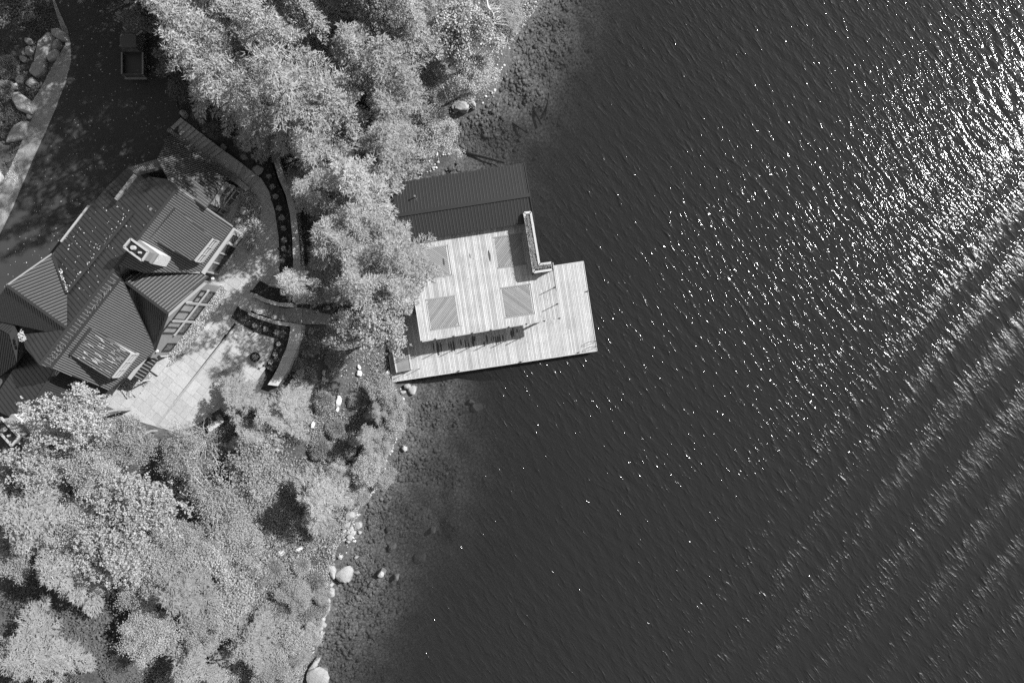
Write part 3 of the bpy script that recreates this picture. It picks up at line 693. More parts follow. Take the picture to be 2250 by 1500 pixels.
# chimneys
def chimney(tops, ztop, zbase, bases, label):
    t = [P(x, y, ztop) for x, y in tops]; c = sum(t, Vector())/4
    mb = MB(); shaft = [c+(q-c)*0.90 for q in t]
    o = MB(); o.prism(shaft, ztop-1.2, ztop-0.02); sh = o.build('chimney', M['chimd'], house)
    # rim of four bars round a sunken dark top
    rm = MB()
    for i in range(4): rm.bar(t[i], t[(i+1) % 4], 0.14, 0.16)
    rm.build('chimney_rim', M['trim'], sh)
    tp = MB(); tp.prism([c+(q-c)*0.86 for q in t], ztop-0.03, ztop-0.012); tp.build('flue_bed', M['dark'], sh)
    d = (t[1]-t[0]).normalized(); e = (t[2]-t[1]).normalized() if (t[2]-t[1]).length > (t[1]-t[0]).length else (t[1]-t[0]).normalized()
    for k, (off, r) in enumerate(((-0.22, 0.19), (0.42, 0.10))):
        f = MB(); q = c+e*off; f.disc((q.x, q.y, ztop-0.02), r, 0.28, 14, r*0.9); f.build('flue_pot', M['trim'], sh)
    b = MB(); bb = [c+(q-c)*Vector((1.12, 1.12, 1)).x for q in t]; b.prism(bb, ztop-1.45, ztop-1.2); b.build('collar', M['chimd'], sh)
    st = MB(); ss = [c+(q-c)*1.10 for q in t]; st.prism(ss, zbase, ztop-1.45); st.build('stone_stack', M['chim'], sh)
chimney([(272.5,543),(287.5,525),(326,553),(312.5,573)], 12.7, 8.8, None, '')
chimney([(-12,936),(2,917),(42,959),(26,979)], 11.6, 5.0, None, '')
# windows on a wall: quad grid between two base points
def window(wall_a, wall_b, z0, z1, cols, rows, parent, proud=0.05, bar=0.06, frame=M['trim'], gl=M['glass'], skirt=0.0):
    a = Vector(wall_a); b = Vector(wall_b); d = (b-a); L = d.length; d.normalize(); nrm = Vector((d.y, -d.x, 0))
    if nrm.dot(Vector((0, 0, 0))-Vector((a.x, a.y, 0))) < 0: nrm = -nrm
    fr = MB(); o_ = nrm*proud
    def pt(s, z): return Vector((a.x, a.y, 0))+d*s+o_+Vector((0, 0, z))
    for s in [L*i/cols for i in range(cols+1)]: fr.bar(pt(s, z0), pt(s, z1), bar, 0.09, nrm)
    for z in [z0+(z1-z0)*i/rows for i in range(rows+1)]: fr.bar(pt(-bar/2, z), pt(L+bar/2, z), 0.095, bar, nrm.cross(d))
    f = fr.build('window', frame, parent)
    for i in range(cols):
        for j in range(rows):
            g_ = MB(); s0, s1 = L*i/cols+bar/2, L*(i+1)/cols-bar/2; q0, q1 = z0+(z1-z0)*j/rows+bar/2, z0+(z1-z0)*(j+1)/rows-bar/2
            o2 = -nrm*(proud*0.6)
            g_.add([pt(s0, q0)+o2, pt(s1, q0)+o2, pt(s1, q1)+o2, pt(s0, q1)+o2, pt(s0, q0)+o2-nrm*0.02, pt(s1, q0)+o2-nrm*0.02, pt(s1, q1)+o2-nrm*0.02, pt(s0, q1)+o2-nrm*0.02],
                   [(0, 1, 2, 3), (7, 6, 5, 4), (0, 4, 5, 1), (1, 5, 6, 2), (2, 6, 7, 3), (3, 7, 4, 0)])
            g_.build('pane', gl, f)
    return f
def wall(a, b, tops, z0, m=M['siding'], th=0.25):
    """vertical wall from a to b, tops list (fraction, z)"""
    a = Vector((a.x, a.y, 0)); b = Vector((b.x, b.y, 0)); d = (b-a).normalized(); nrm = Vector((d.y, -d.x, 0))
    if nrm.dot(-a) < 0: nrm = -nrm
    fr = [a, b]+[a.lerp(b, f) for f, z in reversed(tops)]; zz = [z0, z0]+[z for f, z in reversed(tops)]
    n = len(fr); vs = [Vector((p.x, p.y, z)) for p, z in zip(fr, zz)]; vs2 = [v-nrm*th for v in vs]
    mb = MB(); mb.add(vs+vs2, [tuple(range(n)), tuple(range(2*n-1, n-1, -1))]+[(i, i+n, (i+1) % n+n, (i+1) % n) for i in range(n)])
    return mb.build('wall', m, house)
# tall gable window wall facing the lake
A = P(485, 630, Z_TERR); B = P(366, 785, Z_TERR)
wall(A, B, [(0, 7.1), (0.45, 9.2), (1, 6.9)], 3.6, M['siding'])
for f0, f1, zt in ((0.085, 0.235, 7.2), (0.265, 0.475, 8.3), (0.505, 0.655, 8.4)):
    a = A.lerp(B, f0); b = A.lerp(B, f1)
    window(a, b, 6.25, zt, 2, 1, house, frame=M['dark'], gl=M['glassl'], bar=0.09); window(a, b, 4.5, 6.0, 1, 1, house, frame=M['dark'], bar=0.10)
window(A.lerp(B, 0.80), A.lerp(B, 0.90), 4.5, 6.0, 1, 1, house, frame=M['dark'])
tb = MB(); nr = Vector(((B-A).y, -(B-A).x, 0)).normalized(); nr = nr if nr.x > 0 else -nr
tb.bar(A.lerp(B, 0.06)+Vector((0, 0, 1.92))+nr*0.10, A.lerp(B, 0.68)+Vector((0, 0, 1.92))+nr*0.10, 0.16, 0.20)
for f in (0.25, 0.49): tb.bar(A.lerp(B, f)+nr*0.09+Vector((0, 0, 0.2)), A.lerp(B, f)+nr*0.09+Vector((0, 0, 4.0)), 0.20, 0.14, nr)
tb.build('window_beam', M['trim'], house)
for px, py in ((354, 742), (346, 771), (468, 612)):
    l = MB(); p = P(px, py, 6.9); l.disc((p.x, p.y, p.z), 0.13, 0.16, 12, 0.10); l.build('eave_lamp', M['white'], house)
# dormer windows
def dormer_front(p0, p1, z0, z1, cols, gl=M['glass']):
    a = P(p0[0], p0[1], z1); b = P(p1[0], p1[1], z1); wall(a, b, [(0, z1-0.18), (1, z1-0.18)], z0-0.9, M['trim'], 0.12); window(a, b, z0, z1-0.35, cols, 2, house, frame=M['trim'], gl=gl, bar=0.07)
dormer_front((463, 524), (425, 572), 8.35, 9.55, 3)
dormer_front((283, 778), (242, 829), 8.3, 9.5, 3, M['glassl'])
# north bay: pale frame with two long dark windows
a = P(500, 402, 6.9); b = P(458, 458, 6.9); wall(a, b, [(0, 6.95), (1, 6.95)], 3.6, M['trim'], 0.3)
window(P(497, 406, 6.9), P(462, 453, 6.9), 5.75, 6.75, 3, 1, house, bar=0.10); window(P(501, 408, 6.9), P(463, 458, 6.9), 4.4, 5.45, 3, 1, house, bar=0.10, proud=0.12)
mb = MB(); mb.bar(P(514, 408, 5.7), P(474, 462, 5.7), 0.24, 0.12); mb.build('bay_sill', M['trim'], house)
# glazed veranda under the long eave: pale posts and rails round dark glass
a = P(509, 508, 7.4); b = P(444, 598, 7.4); wall(a, b, [(0, 7.4), (1, 7.4)], 3.6, M['siding'], 0.25)
window(a.lerp(b, 0.04), a.lerp(b, 0.96), 4.5, 7.0, 4, 1, house, bar=0.12)
mb = MB(); mb.bar(P(513, 502, 7.45), P(446, 601, 7.45), 0.34, 0.12); mb.build('veranda_fascia', M['trim'], house)
vr = [(498, 532, 5.6), (517, 546, 5.6), (476, 599, 5.6), (458, 587, 5.6)]
mb = MB(); mb.slab([P(*q) for q in vr], 0.12); mb.build('veranda_roof', M['dark'], house)
mb = MB(); q = [P(513,502,6.6), P(533,515,6.6), P(514,541,6.6), P(496,527,6.6)]
for i in range(4): mb.bar(q[i], q[(i+1) % 4], 0.16, 0.14)
mb.build('pergola_frame', M['trim'], house)
# little porch roof of ribbed dark metal and the pale rail above it
o, ps, n = roof([(333,772,6.3),(352,783,5.9),(311,837,None),(293,826,6.3)], VD, 0.32, M['dark'], M['trim'], name='porch_roof', body=0, bw=0.03, bh=0.03)
mb = MB(); mb.bar(P(331,770,6.6), P(284,832,6.6), 0.30, 0.14); mb.build('porch_rail', M['trim'], house)
for (x, y) in ((352,784),(311,838)):
    mb = MB(); p = P(x-1, y-1, 5.7); mb.tube([(p.x, p.y, 4.1), (p.x, p.y, 5.75)], 0.07, 8); mb.build('porch_post', M['trim'], house)
mb = MB(); mb.slab([P(x, y, 4.42) for x, y in ((355,780),(374,792),(347,825),(329,813))], 0.4); o = mb.build('porch_step', M['stone'], house)
mb = MB(); mb.slab([P(x, y, 4.34) for x, y in ((305,845),(318,853),(298,872),(288,862))], 0.3); mb.build('porch_step', M['stone'], house)
# corner wall of the lower wing
# fallen leaves on roofs
rg = np.random.default_rng(5)
def scatter_on(poly, zf, n, size, m, name, label, seed, parent=None, clump=0):
    r = random.Random(seed); ps, nn, c = solve(poly); cc = nn.dot(ps[0]); xs = [q.x for q in ps]; ys = [q.y for q in ps]; pos = []
    cen = [(r.uniform(min(xs), max(xs)), r.uniform(min(ys), max(ys))) for _ in range(max(clump, 1))]
    while len(pos) < n:
        if clump: c0 = r.choice(cen); x = r.gauss(c0[0], 0.7); y = r.gauss(c0[1], 0.7)
        else: x = r.uniform(min(xs), max(xs)); y = r.uniform(min(ys), max(ys))
        if inpoly(np.array([x]), np.array([y]), ps)[0]: pos.append((x, y, (cc-nn.x*x-nn.y*y)/nn.z+0.05+zf))
    pos = np.array(pos); s = size*np.random.default_rng(seed).uniform(0.5, 1.3, len(pos))
    return pos, s
P1, S1 = scatter_on([(292,467,10.06),(148,642,10.06),(115,557,8.6),(228,418,None)], 0, 60, 0.10, None, '', '', 1)
P2, S2 = scatter_on([(292,467,10.10),(148,642,10.10),(140,632,9.95),(284,462,None)], 0, 50, 0.10, None, '', '', 2)
P3, S3 = scatter_on([(391,413,11.0),(149,722,11.0),(148,642,None),(292,467,10.0)], 0, 22, 0.12, None, '', '', 3)
P4, S4 = scatter_on([(266,600,11.05),(92,800,11.05),(110,806,10.8),(262,612,None)], 0, 200, 0.10, None, '', '', 4, clump=14)
P5, S5 = scatter_on([(148,644,10.15),(128,590,9.6),(135,588,9.6),(151,640,10.15)], 0, 60, 0.11, None, '', '', 5)
P6, S6 = scatter_on([(48,722,10.0),(60,745,9.8),(44,752,9.6),(40,735,9.6)], 0, 90, 0.13, None, '', '', 6)
pp = np.concatenate([P1, P2, P3, P5, P6]); ssz = np.concatenate([S1, S2, S3, S5, S6])
tag(link('roof_duff', npmesh('roof_duff', quads(P4, S4, rg, 4), fan(len(P4), 4)), M['duff']), 'grey needle litter along the long main ridge of the house', kind='stuff')
tag(link('fallen_leaves', npmesh('fallen_leaves', quads(pp, ssz, rg, 4), fan(len(pp), 4)), M['litter']), 'pale dead leaves scattered over the dark house roofs', kind='stuff')
# streaks of needles lying down the seams of the south dormer
ps, nn, c = solve([(201,720,10.60),(155,780,10.60),(240,832,9.55),(285,776,None)]); cc = nn.dot(ps[0]); mb = MB(); random.seed(12)
for k in range(85):
    x = random.uniform(min(q.x for q in ps), max(q.x for q in ps)); y = random.uniform(min(q.y for q in ps), max(q.y for q in ps)); L = random.uniform(0.10, 0.6)
    x2, y2 = x+VD[0]*L, y-VD[1]*L
    if inpoly(np.array([x, x2]), np.array([y, y2]), ps).all():
        mb.bar(Vector((x, y, (cc-nn.x*x-nn.y*y)/nn.z+0.04)), Vector((x2, y2, (cc-nn.x*x2-nn.y*y2)/nn.z+0.04)), random.uniform(0.015, 0.045), 0.02)
tag(mb.build('needle_streaks', M['litter']), 'pale streaks of needles lying down the seams of the south dormer roof', kind='stuff')
# low outbuilding roof in the bottom-left corner
ob = empty('shed', P(10, 1340, 3.0), 'low dark plank-roofed shed showing under the trees at lower left', 'shed')
for k in range(7):
    mb = MB(); a = [P(-60+k*9, 1330+k*9, 4.4), P(40+k*5, 1270+k*9, 4.4), P(46+k*5, 1278+k*9, 4.4), P(-54+k*9, 1338+k*9, 4.4)]; mb.slab(a, 0.1); mb.build('roof_plank', M['step'], ob)
mb = MB(); mb.prism([P(-55, 1335, 4.2), P(38, 1278, 4.2), P(62, 1318, 4.2), P(-10, 1385, 4.2)], 1.5, 4.28); mb.build('wall', M['siding'], ob)

# ------------------------------------------------------------------ boathouse with upper deck
ZU, ZL = 3.5, 0.75
DA = Vector((0.989, -0.150)); DB = Vector((0.151, 0.989))          # deck axes in photo pixels
bh = empty('boathouse', P(1040, 560, 0.0), 'boathouse with dark ribbed metal roof and sunlit plank roof deck', 'boathouse')
unit = MB(); unit.box((0, 0, 0), (1, 1, 1)); UNIT = unit.mesh('board')
UNITS = {}
def board(name, a, b, wd, th, m, parent):
    """a,b Vector ends at the top-centre line"""
    key = m.name
    if key not in UNITS: me = UNIT.copy(); me.name = 'board'; me.materials.append(m); UNITS[key] = me
    o = bpy.data.objects.new(name, UNITS[key]); C.objects.link(o); o.parent = parent
    if parent is not None: o.matrix_parent_inverse = (Matrix.Translation(parent_loc(parent))).inverted() if parent.type == 'EMPTY' else Matrix.Identity(4)
    d = b-a; o.location = (a+b)/2-Vector((0, 0, th/2)); o.rotation_euler = (0, 0, math.atan2(d.y, d.x)); o.scale = (d.length, wd, th); return o
def d2(p): return (p[0]*DA.x+p[1]*DA.y, p[0]*DB.x+p[1]*DB.y)      # px -> deck coordinates
def fromd(s, t, z):
    det = DA.x*DB.y-DA.y*DB.x; x = (s*DB.y-t*DA.y)/det; y = (-s*DB.x+t*DA.x)/det; return P(x, y, z)
def lay(poly, z, pitch_m, parent, m, holes=(), joints=0.3, gap=0.019, th=0.035, jit=0.004, name='board', axis_=0, seed=1, run=None):
    """boards along axis DB (t) inside poly minus axis-aligned holes given as (s0,s1,t0,t1)"""
    r = random.Random(seed); mpp = K*(H-z)/H; pitch = pitch_m/mpp; q = [d2(p) for p in poly]; s = min(a for a, b in q)+pitch/2; n = 0
    while s < max(a for a, b in q)-pitch*0.3:
        hits = []
        for i in range(len(q)):
            p0, p1 = q[i], q[(i+1) % len(q)]
            if (p0[0] > s) != (p1[0] > s): hits.append(p0[1]+(s-p0[0])/(p1[0]-p0[0])*(p1[1]-p0[1]))
        hits.sort(); spans = [(hits[i], hits[i+1]) for i in range(0, len(hits)-1, 2)]
        for h in holes:
            if h[0]-pitch*0.3 < s < h[1]+pitch*0.3:
                ns = []
                for a, b in spans:
                    if h[2] > a: ns.append((a, min(b, h[2])))
                    if h[3] < b: ns.append((max(a, h[3]), b))
                spans = ns
        for a, b in spans:
            if b-a < 2: continue
            parts = [(a, b)]
            if (b-a) > 90 and r.random() < joints: c_ = a+(b-a)*r.uniform(0.25, 0.75); parts = [(a, c_), (c_+0.25, b)]
            for e0, e1 in parts: board(name, fromd(s, e0, z+r.uniform(-jit, jit)), fromd(s, e1, z+0), pitch_m-gap, th, m, parent); n += 1
        s += pitch
    return n
# walls of the boathouse below the deck
body = [P(x, y, 2.0) for x, y in ((905,470),(1150,435),(1178,560),(1195,690),(950,735),(915,560))]
mb = MB(); mb.prism([P(x, y, 3.2) for x, y in ((884,478),(1157,438),(1164,488),(892,528))], 0.4, 3.95); mb.build('wall', M['siding'], bh)
mb = MB(); mb.prism([P(x, y, 3.2) for x, y in ((945,560),(1150,530),(1168,655),(965,690))], 0.4, 3.3); mb.build('wall', M['siding'], bh)
br = M['broof']; bs = M['bseam']
roof([(872,473,4.75),(1164,428,4.75),(1152,358,3.9),(860,403,None)], (-DB.x, -DB.y), 0.30, br, bs, body=0, parent=bh, bw=0.045, bh=0.03, th=0.1)
roof([(872,473,4.75),(1164,428,4.75),(1175,488,4.15),(882,532,None)], (DB.x, DB.y), 0.30, br, bs, body=0, parent=bh, bw=0.045, bh=0.03, th=0.1)
mb = MB(); mb.bar(P(872,473,4.79), P(1164,428,4.79), 0.34, 0.05); mb.build('ridge_cap', br, bh)
for p0, p1 in (((1152,358,3.93),(1164,428,4.78)), ((1164,428,4.78),(1175,488,4.18)), ((872,473,4.78),(861,403,3.93)), ((872,473,4.78),(882,532,4.18))):
    mb = MB(); mb.bar(P(*p0), P(*p1), 0.10, 0.08); mb.build('verge_trim', br, bh)
mb = MB(); p = P(911.5, 431, 4.8); mb.tube([(p.x, p.y, 4.2), (p.x, p.y, 4.85)], 0.05, 8); mb.disc((p.x, p.y, 4.85), 0.09, 0.05, 10); mb.build('vent_pipe', M['chrome'], bh)
# gable triangles
for x in ((868, 406, 886, 524, 875, 474), (1146, 363, 1166, 482, 1157, 431)):
    a = P(x[0], x[1], 3.8); b = P(x[2], x[3], 4.1); c_ = P(x[4], x[5], 4.6); mb = MB()
    e = Vector((0.12, 0, 0)); mb.add([a, b, c_, a+e, b+e, c_+e, ], [(0, 1, 2), (5, 4, 3), (0, 3, 4, 1), (1, 4, 5, 2), (2, 5, 3, 0)]); mb.build('gable', M['siding'], bh)
# upper deck boards
UPOLY = [(889,520),(1170,478),(1186,592),(1213,588),(1230,700),(925,751)]
SQ = [[(917,548),(981,538),(991,606),(927,614)], [(1080,521),(1146,512),(1159,581),(1096,590)], [(935,657),(1000,648),(1011,716),(946,727)], [(1099,632),(1163,623),(1174,690),(1110,700)]]
holes = []
for q in SQ:
    dd = [d2(p) for p in q]; s0 = (dd[0][0]+dd[3][0])/2; s1 = (dd[1][0]+dd[2][0])/2; t0 = (dd[0][1]+dd[1][1])/2; t1 = (dd[2][1]+dd[3][1])/2; holes.append((s0, s1, t0, t1))
nb = lay(UPOLY, ZU, 0.145, bh, M['deck'], holes, joints=0.45, seed=5)
mb = MB(); mb.prism([P(x, y, ZU-0.04) for x, y in UPOLY], ZU-0.30, ZU-0.045); mb.build('deck_frame', M['step'], bh)
mb = MB()
for (x0, y0), (x1, y1) in (((925,751),(1230,700)), ((1230,700),(1213,588))): mb.bar(P(x0, y0, ZU-0.12), P(x1, y1, ZU-0.12), 0.05, 0.26)
mb.build('fascia', M['white'], bh)
for k, (s0, s1, t0, t1) in enumerate(holes):
    pn = MB(); mpp = K*(H-ZU)/H; bwd = 3.0
    pn.prism([fromd(s, t, ZU) for s, t in ((s0, t0), (s1, t0), (s1, t1), (s0, t1))], ZU-0.05, ZU-0.036); pan = pn.build('diagonal_panel', M['step'], bh)
    z = ZU+0.012
    for (a, b) in (((s0, t0+1.6), (s1, t0+1.6)), ((s0, t1-1.6), (s1, t1-1.6))): board('edge_board', fromd(a[0], a[1], z+0.008), fromd(b[0], b[1], z+0.008), 0.135, 0.04, M['frame'], pan)
    for (a, b) in (((s0+0.9, t0+3.4), (s0+0.9, t1-3.4)), ((s1-0.9, t0+3.4), (s1-0.9, t1-3.4))): board('edge_board', fromd(a[0], a[1], z), fromd(b[0], b[1], z), 0.07, 0.04, M['white'], pan)
    # diagonal boards
    x0, x1, y0, y1 = s0+1.9, s1-1.9, t0+3.5, t1-3.5; sgn = 1 if k in (0, 3) else -1; pit = 0.145/mpp
    c0 = -(x1-x0)*1.1
    rng_ = [i*pit*1.414 for i in range(-40, 41)]
    for off in rng_:
        # line t = tc + sgn*(s - sc) + off
        sc_, tc = (x0+x1)/2, (y0+y1)/2; pts = []
        for s in (x0, x1):
            t = tc+sgn*(s-sc_)+off
            if y0 <= t <= y1: pts.append((s, t))
        for t in (y0, y1):
            s = sc_+sgn*(t-tc-off)
            if x0 < s < x1: pts.append((s, t))
        if len(pts) >= 2:
            a, b = pts[0], pts[1]
            if math.hypot(a[0]-b[0], a[1]-b[1]) > 5: board('board', fromd(a[0], a[1], z-0.006), fromd(b[0], b[1], z-0.006), 0.118, 0.035, M['diag'], pan)
# support posts
for x, y in ((1197, 700), (1118, 714), (1038, 727), (960, 740), (1188, 640)):
    mb = MB(); p = P(x, y, ZU); mb.box((p.x, p.y, (ZL+ZU-0.3)/2), (0.16, 0.16, ZU-0.3-ZL), 0.15); mb.build('support_post', M['cap'], bh)
# railing round the upper deck
rl = empty('deck_railing', P(1078, 726, ZU), 'thin black post and cable railing along the edge of the upper deck', 'railing')
posts = [(926,750),(956.6,745),(997,738.5),(1038,731.5),(1079,725),(1118,718.5),(1157,712),(1196,705.5),(1229,699.5),(1224.5,668),(1218.8,631.5),(1213.5,594)]
pw = []
for x, y in posts:
    p = P(x, y, ZU); mb = MB(); mb.box((p.x, p.y, ZU+0.54), (0.055, 0.055, 1.08), 0.15); mb.box((p.x, p.y, ZU+0.015), (0.13, 0.13, 0.03), 0.15); mb.build('post', M['dark'], rl); pw.append(p)
mb = MB()
for i in range(len(pw)-1):
    for h in (0.2, 0.4, 0.6, 0.8, 1.0): mb.tube([pw[i]+Vector((0, 0, h)), pw[i+1]+Vector((0, 0, h))], 0.004, 4)
o = mb.build('cable', M['chrome'], rl); o['kind'] = 'stuff'
# planter box on the east edge of the deck
pl = empty('planter', P(1165, 530, ZU), 'long L-shaped pale planter box with straggly plants on the east deck edge', 'planter')
ZP = ZU+1.12
outer = [(1152,468),(1166,466.5),(1185,581),(1213,577),(1215,592),(1173,598)]
outw = [P(x, y, ZP) for x, y in outer]
mb = MB(); mb.prism(outw, ZU-0.02, ZP-0.10); mb.build('box', M['siding'], pl)
for i in range(6):
    mb = MB(); mb.bar(outw[i], outw[(i+1) % 6], 0.20, 0.09); o = mb.build('rim_board', M['white'], pl)
mb = MB(); mb.bar(P(1213, 574, ZP+0.05), P(1216, 594, ZP+0.05), 0.07, 0.07); mb.build('end_rail', M['dark'], pl)
rg = np.random.default_rng(9); pts = []
for _ in range(2600):
    if rg.random() < 0.8: t = rg.random(); c_ = np.array([1158+t*18.5, 474+t*113])+rg.normal(0, 2.2, 2)
    else: t = rg.random(); c_ = np.array([1178+t*30, 588-t*4.5])+rg.normal(0, 2.2, 2)
    p = P(c_[0], c_[1], ZP+rg.uniform(-0.08, 0.22)); pts.append(p[:])
pts = np.array(pts); dr = rg.normal(0, 1, pts.shape); dr[:, 2] = abs(dr[:, 2])*.6; dr /= np.linalg.norm(dr, axis=1)[:, None]
o = link('foliage', npmesh('foliage', tri_slivers(pts, dr, rg.uniform(0.08, 0.22, len(pts)), np.full(len(pts), 0.035), rg, 0.7), fan(len(pts), 3)), M['under'], pl)
mb = MB(); mb.prism([outw[0].lerp(outw[3], 0)+Vector((0.12, -0.12, -0.06)), outw[1]+Vector((-0.12, -0.12, -0.06)), outw[2]+Vector((-0.12, -0.12, -0.06)), outw[3]+Vector((-0.12, -0.12, -0.06)), outw[4]+Vector((-0.12, 0.12, -0.06)), outw[5]+Vector((0.12, 0.12, -0.06))], ZP-0.12, ZP-0.06); mb.build('soil', M['soil'], pl)
for x, y in ((1150, 478), (1162, 546), (1171, 601), (1193, 598)):
    mb = MB(); p = P(x, y, ZU+1.0); mb.box((p.x, p.y, ZU+0.52), (0.07, 0.07, 1.04), 0.15); mb.build('post', M['dark'], pl)
# pale rail box at the west corner of the deck
wp = empty('planter', P(895, 530, ZU), 'short pale box at the west corner of the upper deck half under the hemlock', 'planter')
mb = MB(); q = [P(883,513,ZU+0.9), P(897,510,ZU+0.9), P(906,552,ZU+0.9), P(893,556,ZU+0.9)]
for i in range(4): mb.bar(q[i], q[(i+1) % 4], 0.16, 0.08)
mb.build('rim_board', M['white'], wp); mb = MB(); mb.prism(q, ZU, ZU+0.8); mb.build('box', M['siding'], wp)

# ------------------------------------------------------------------ dock
dk = empty('dock', P(1100, 760, 0.0), 'broad low plank dock wrapping the south and east of the boathouse', 'dock')
LPOLY = [(1216,585),(1281,575),(1311,770),(862,838),(850,760),(1000,735),(1180,700)]
lay([(1216,585),(1281,575),(1311,770),(862,838),(845,700),(1222,640)], ZL, 0.145, dk, M['deck'], joints=0.22, seed=11)
mb = MB(); mb.prism([P(x, y, ZL-0.05) for x, y in ((1217,587),(1279.5,577),(1309,768.5),(864,836),(846,702),(1222,642))], ZL-0.42, ZL-0.045); mb.build('dock_frame', M['step'], dk)
mb = MB()
for (x0, y0), (x1, y1) in (((862,838.6),(1311.6,770.6)), ((1311.6,770.6),(1281.6,574.5)), ((1281.6,574.5),(1216,584.5))): mb.bar(P(x0, y0, ZL-0.14), P(x1, y1, ZL-0.14), 0.06, 0.30)
mb.build('rub_rail', M['white'], dk)
rr = random.Random(3)
for x in range(880, 1310, 48):
    mb = MB(); p = P(x, 835-(x-864)*0.151, ZL); mb.tube([(p.x, p.y+0.15, -3.0), (p.x, p.y+0.15, ZL-0.1)], 0.14, 8); mb.build('pile', M['bark'], dk)
for x, y in ((1008, 815), (1144.6, 794.5), (1271, 774.5), (1290, 640)):
    mb = MB(); p = P(x, y, ZL); mb.box((p.x, p.y, ZL+0.05), (0.10, 0.10, 0.09), 0.15); mb.bar(Vector((p.x-0.14, p.y-0.02, ZL+0.11)), Vector((p.x+0.14, p.y+0.02, ZL+0.11)), 0.05, 0.05); mb.build('cleat', M['dark'], dk)
# wet streaks where the upper deck drips
mb = MB(); random.seed(8)
for (x, y, ln, wd) in ((953,762,20,3),(962,765,34,7),(969,762,22,4),(986,760,14,3),(992,762,26,4),(997,760,24,5),(1013,752,14,4),(1023,756,22,3),(1030,758,12,3),(1040,750,26,7),(1043,744,12,4),
                       (1064,756,12,3),(1070,745,20,5),(1080,745,12,2),(1085,744,14,2),(1090,748,18,3),(1094,746,18,4),(1098,744,20,4),(1105,742,14,3),(1124,734,18,6),(1128,730,22,4),(1136,726,10,3)):
    pts = []; n = 10
    for k in range(n):
        a = 2*math.pi*k/n; u = math.cos(a)*ln/2; v = math.sin(a)*wd/2*random.uniform(0.6, 1.1); pts.append((x+u*DB.x+v*DA.x, y+u*DB.y+v*DA.y))
    mb.slab([P(a, b, ZL+0.012) for a, b in pts], 0.006)
o = mb.build('wet_patch', M['wet'], dk); o['kind'] = 'stuff'
mb = MB()
for (x, y, ln, wd) in ((1033,562,10,2),(1075.5,562,26,4),(975,575,18,4)):
    pts = []
    for k in range(10):
        a = 2*math.pi*k/10; u = math.cos(a)*ln/2; v = math.sin(a)*wd/2*random.uniform(0.6, 1.1); pts.append((x+u*DB.x+v*DA.x, y+u*DB.y+v*DA.y))
    mb.slab([P(a, b, ZU+0.028) for a, b in pts], 0.006)
o = mb.build('wet_patch', M['wet'], bh); o['kind'] = 'stuff'
# swim ladder
ld = empty('swim_ladder', P(1304, 752, ZL), 'black hooped swim ladder at the outer corner of the dock', 'ladder')
for x, y in ((1309, 748.5), (1311, 760)):
    mb = MB(); p = P(x, y, ZL); q = Vector((-0.988, -0.15, 0)); mb.tube([p+Vector((0.1, 0, -1.1)), p+Vector((0.1, 0, 0.55)), p+q*0.05+Vector((0, 0, 0.78)), p+q*0.35+Vector((0, 0, 0.8)), p+q*0.62+Vector((0, 0, 0.55)), p+q*0.66+Vector((0, 0, 0))], 0.022, 6); mb.build('rail', M['dark'], ld)
for k in range(3):
    mb = MB(); z = ZL-0.25-0.3*k; a = P(1309, 748.5, ZL); b = P(1311, 760, ZL); mb.bar(Vector((a.x+0.1, a.y, z)), Vector((b.x+0.1, b.y, z)), 0.09, 0.03); mb.build('rung', M['dark'], ld)
# landing platform at the shore end with two handrails
lp = empty('landing_platform', P(885, 790, ZL), 'small raised plank landing at the shore end of the dock', 'platform')
ZT = 1.35
q = [(866,790),(898,785),(903,813),(871,819)]; q = [(862,768),(895,762)]+q[2:]
mb = MB(); mb.prism([P(x, y, ZT-0.04) for x, y in q], 0.3, ZT-0.05); mb.build('base', M['step'], lp)
for k in range(12):
    f0, f1 = k/12, (k+1)/12; l0 = (862+(871-862)*(f0+f1)/2, 768+(819-768)*(f0+f1)/2); r0 = (895+(903-895)*(f0+f1)/2, 762+(813-762)*(f0+f1)/2)
    board('board', P(l0[0]+3, l0[1], ZT), P(r0[0]-2, r0[1], ZT), 0.168, 0.035, M['frame'], lp)
for a, b in (((862,768),(871,819)), ((895,762),(903,813))): board('edge_board', P(a[0]+1.2, a[1], ZT+0.01), P(b[0]+1.2, b[1], ZT+0.01), 0.14, 0.05, M['white'], lp)
hr = empty('handrail', P(905, 812, ZL), 'black looped handrail at the south edge of the landing', 'handrail')
for pts in ([(873,818,ZT),(873,818,ZT+0.9),(903,813,ZT+0.9),(922,809.5,ZL+0.95),(923,809,ZL+0.5),(922,809.5,ZL)],):
    mb = MB(); mb.tube([P(*p) for p in pts], 0.022, 6); mb.build('rail', M['dark'], hr)
mb = MB(); p = P(903, 813, ZT); mb.tube([p, p+Vector((0, 0, 0.9))], 0.022, 6); mb.build('post', M['dark'], hr)
hr = empty('handrail', P(900, 783, ZL), 'black looped handrail at the north edge of the landing', 'handrail')
mb = MB(); mb.tube([P(*p) for p in ((868,796,ZT),(868,796,ZT+0.9),(897,783,ZT+0.9),(914,780,ZL+0.95),(915,780,ZL))], 0.022, 6); mb.build('rail', M['dark'], hr)

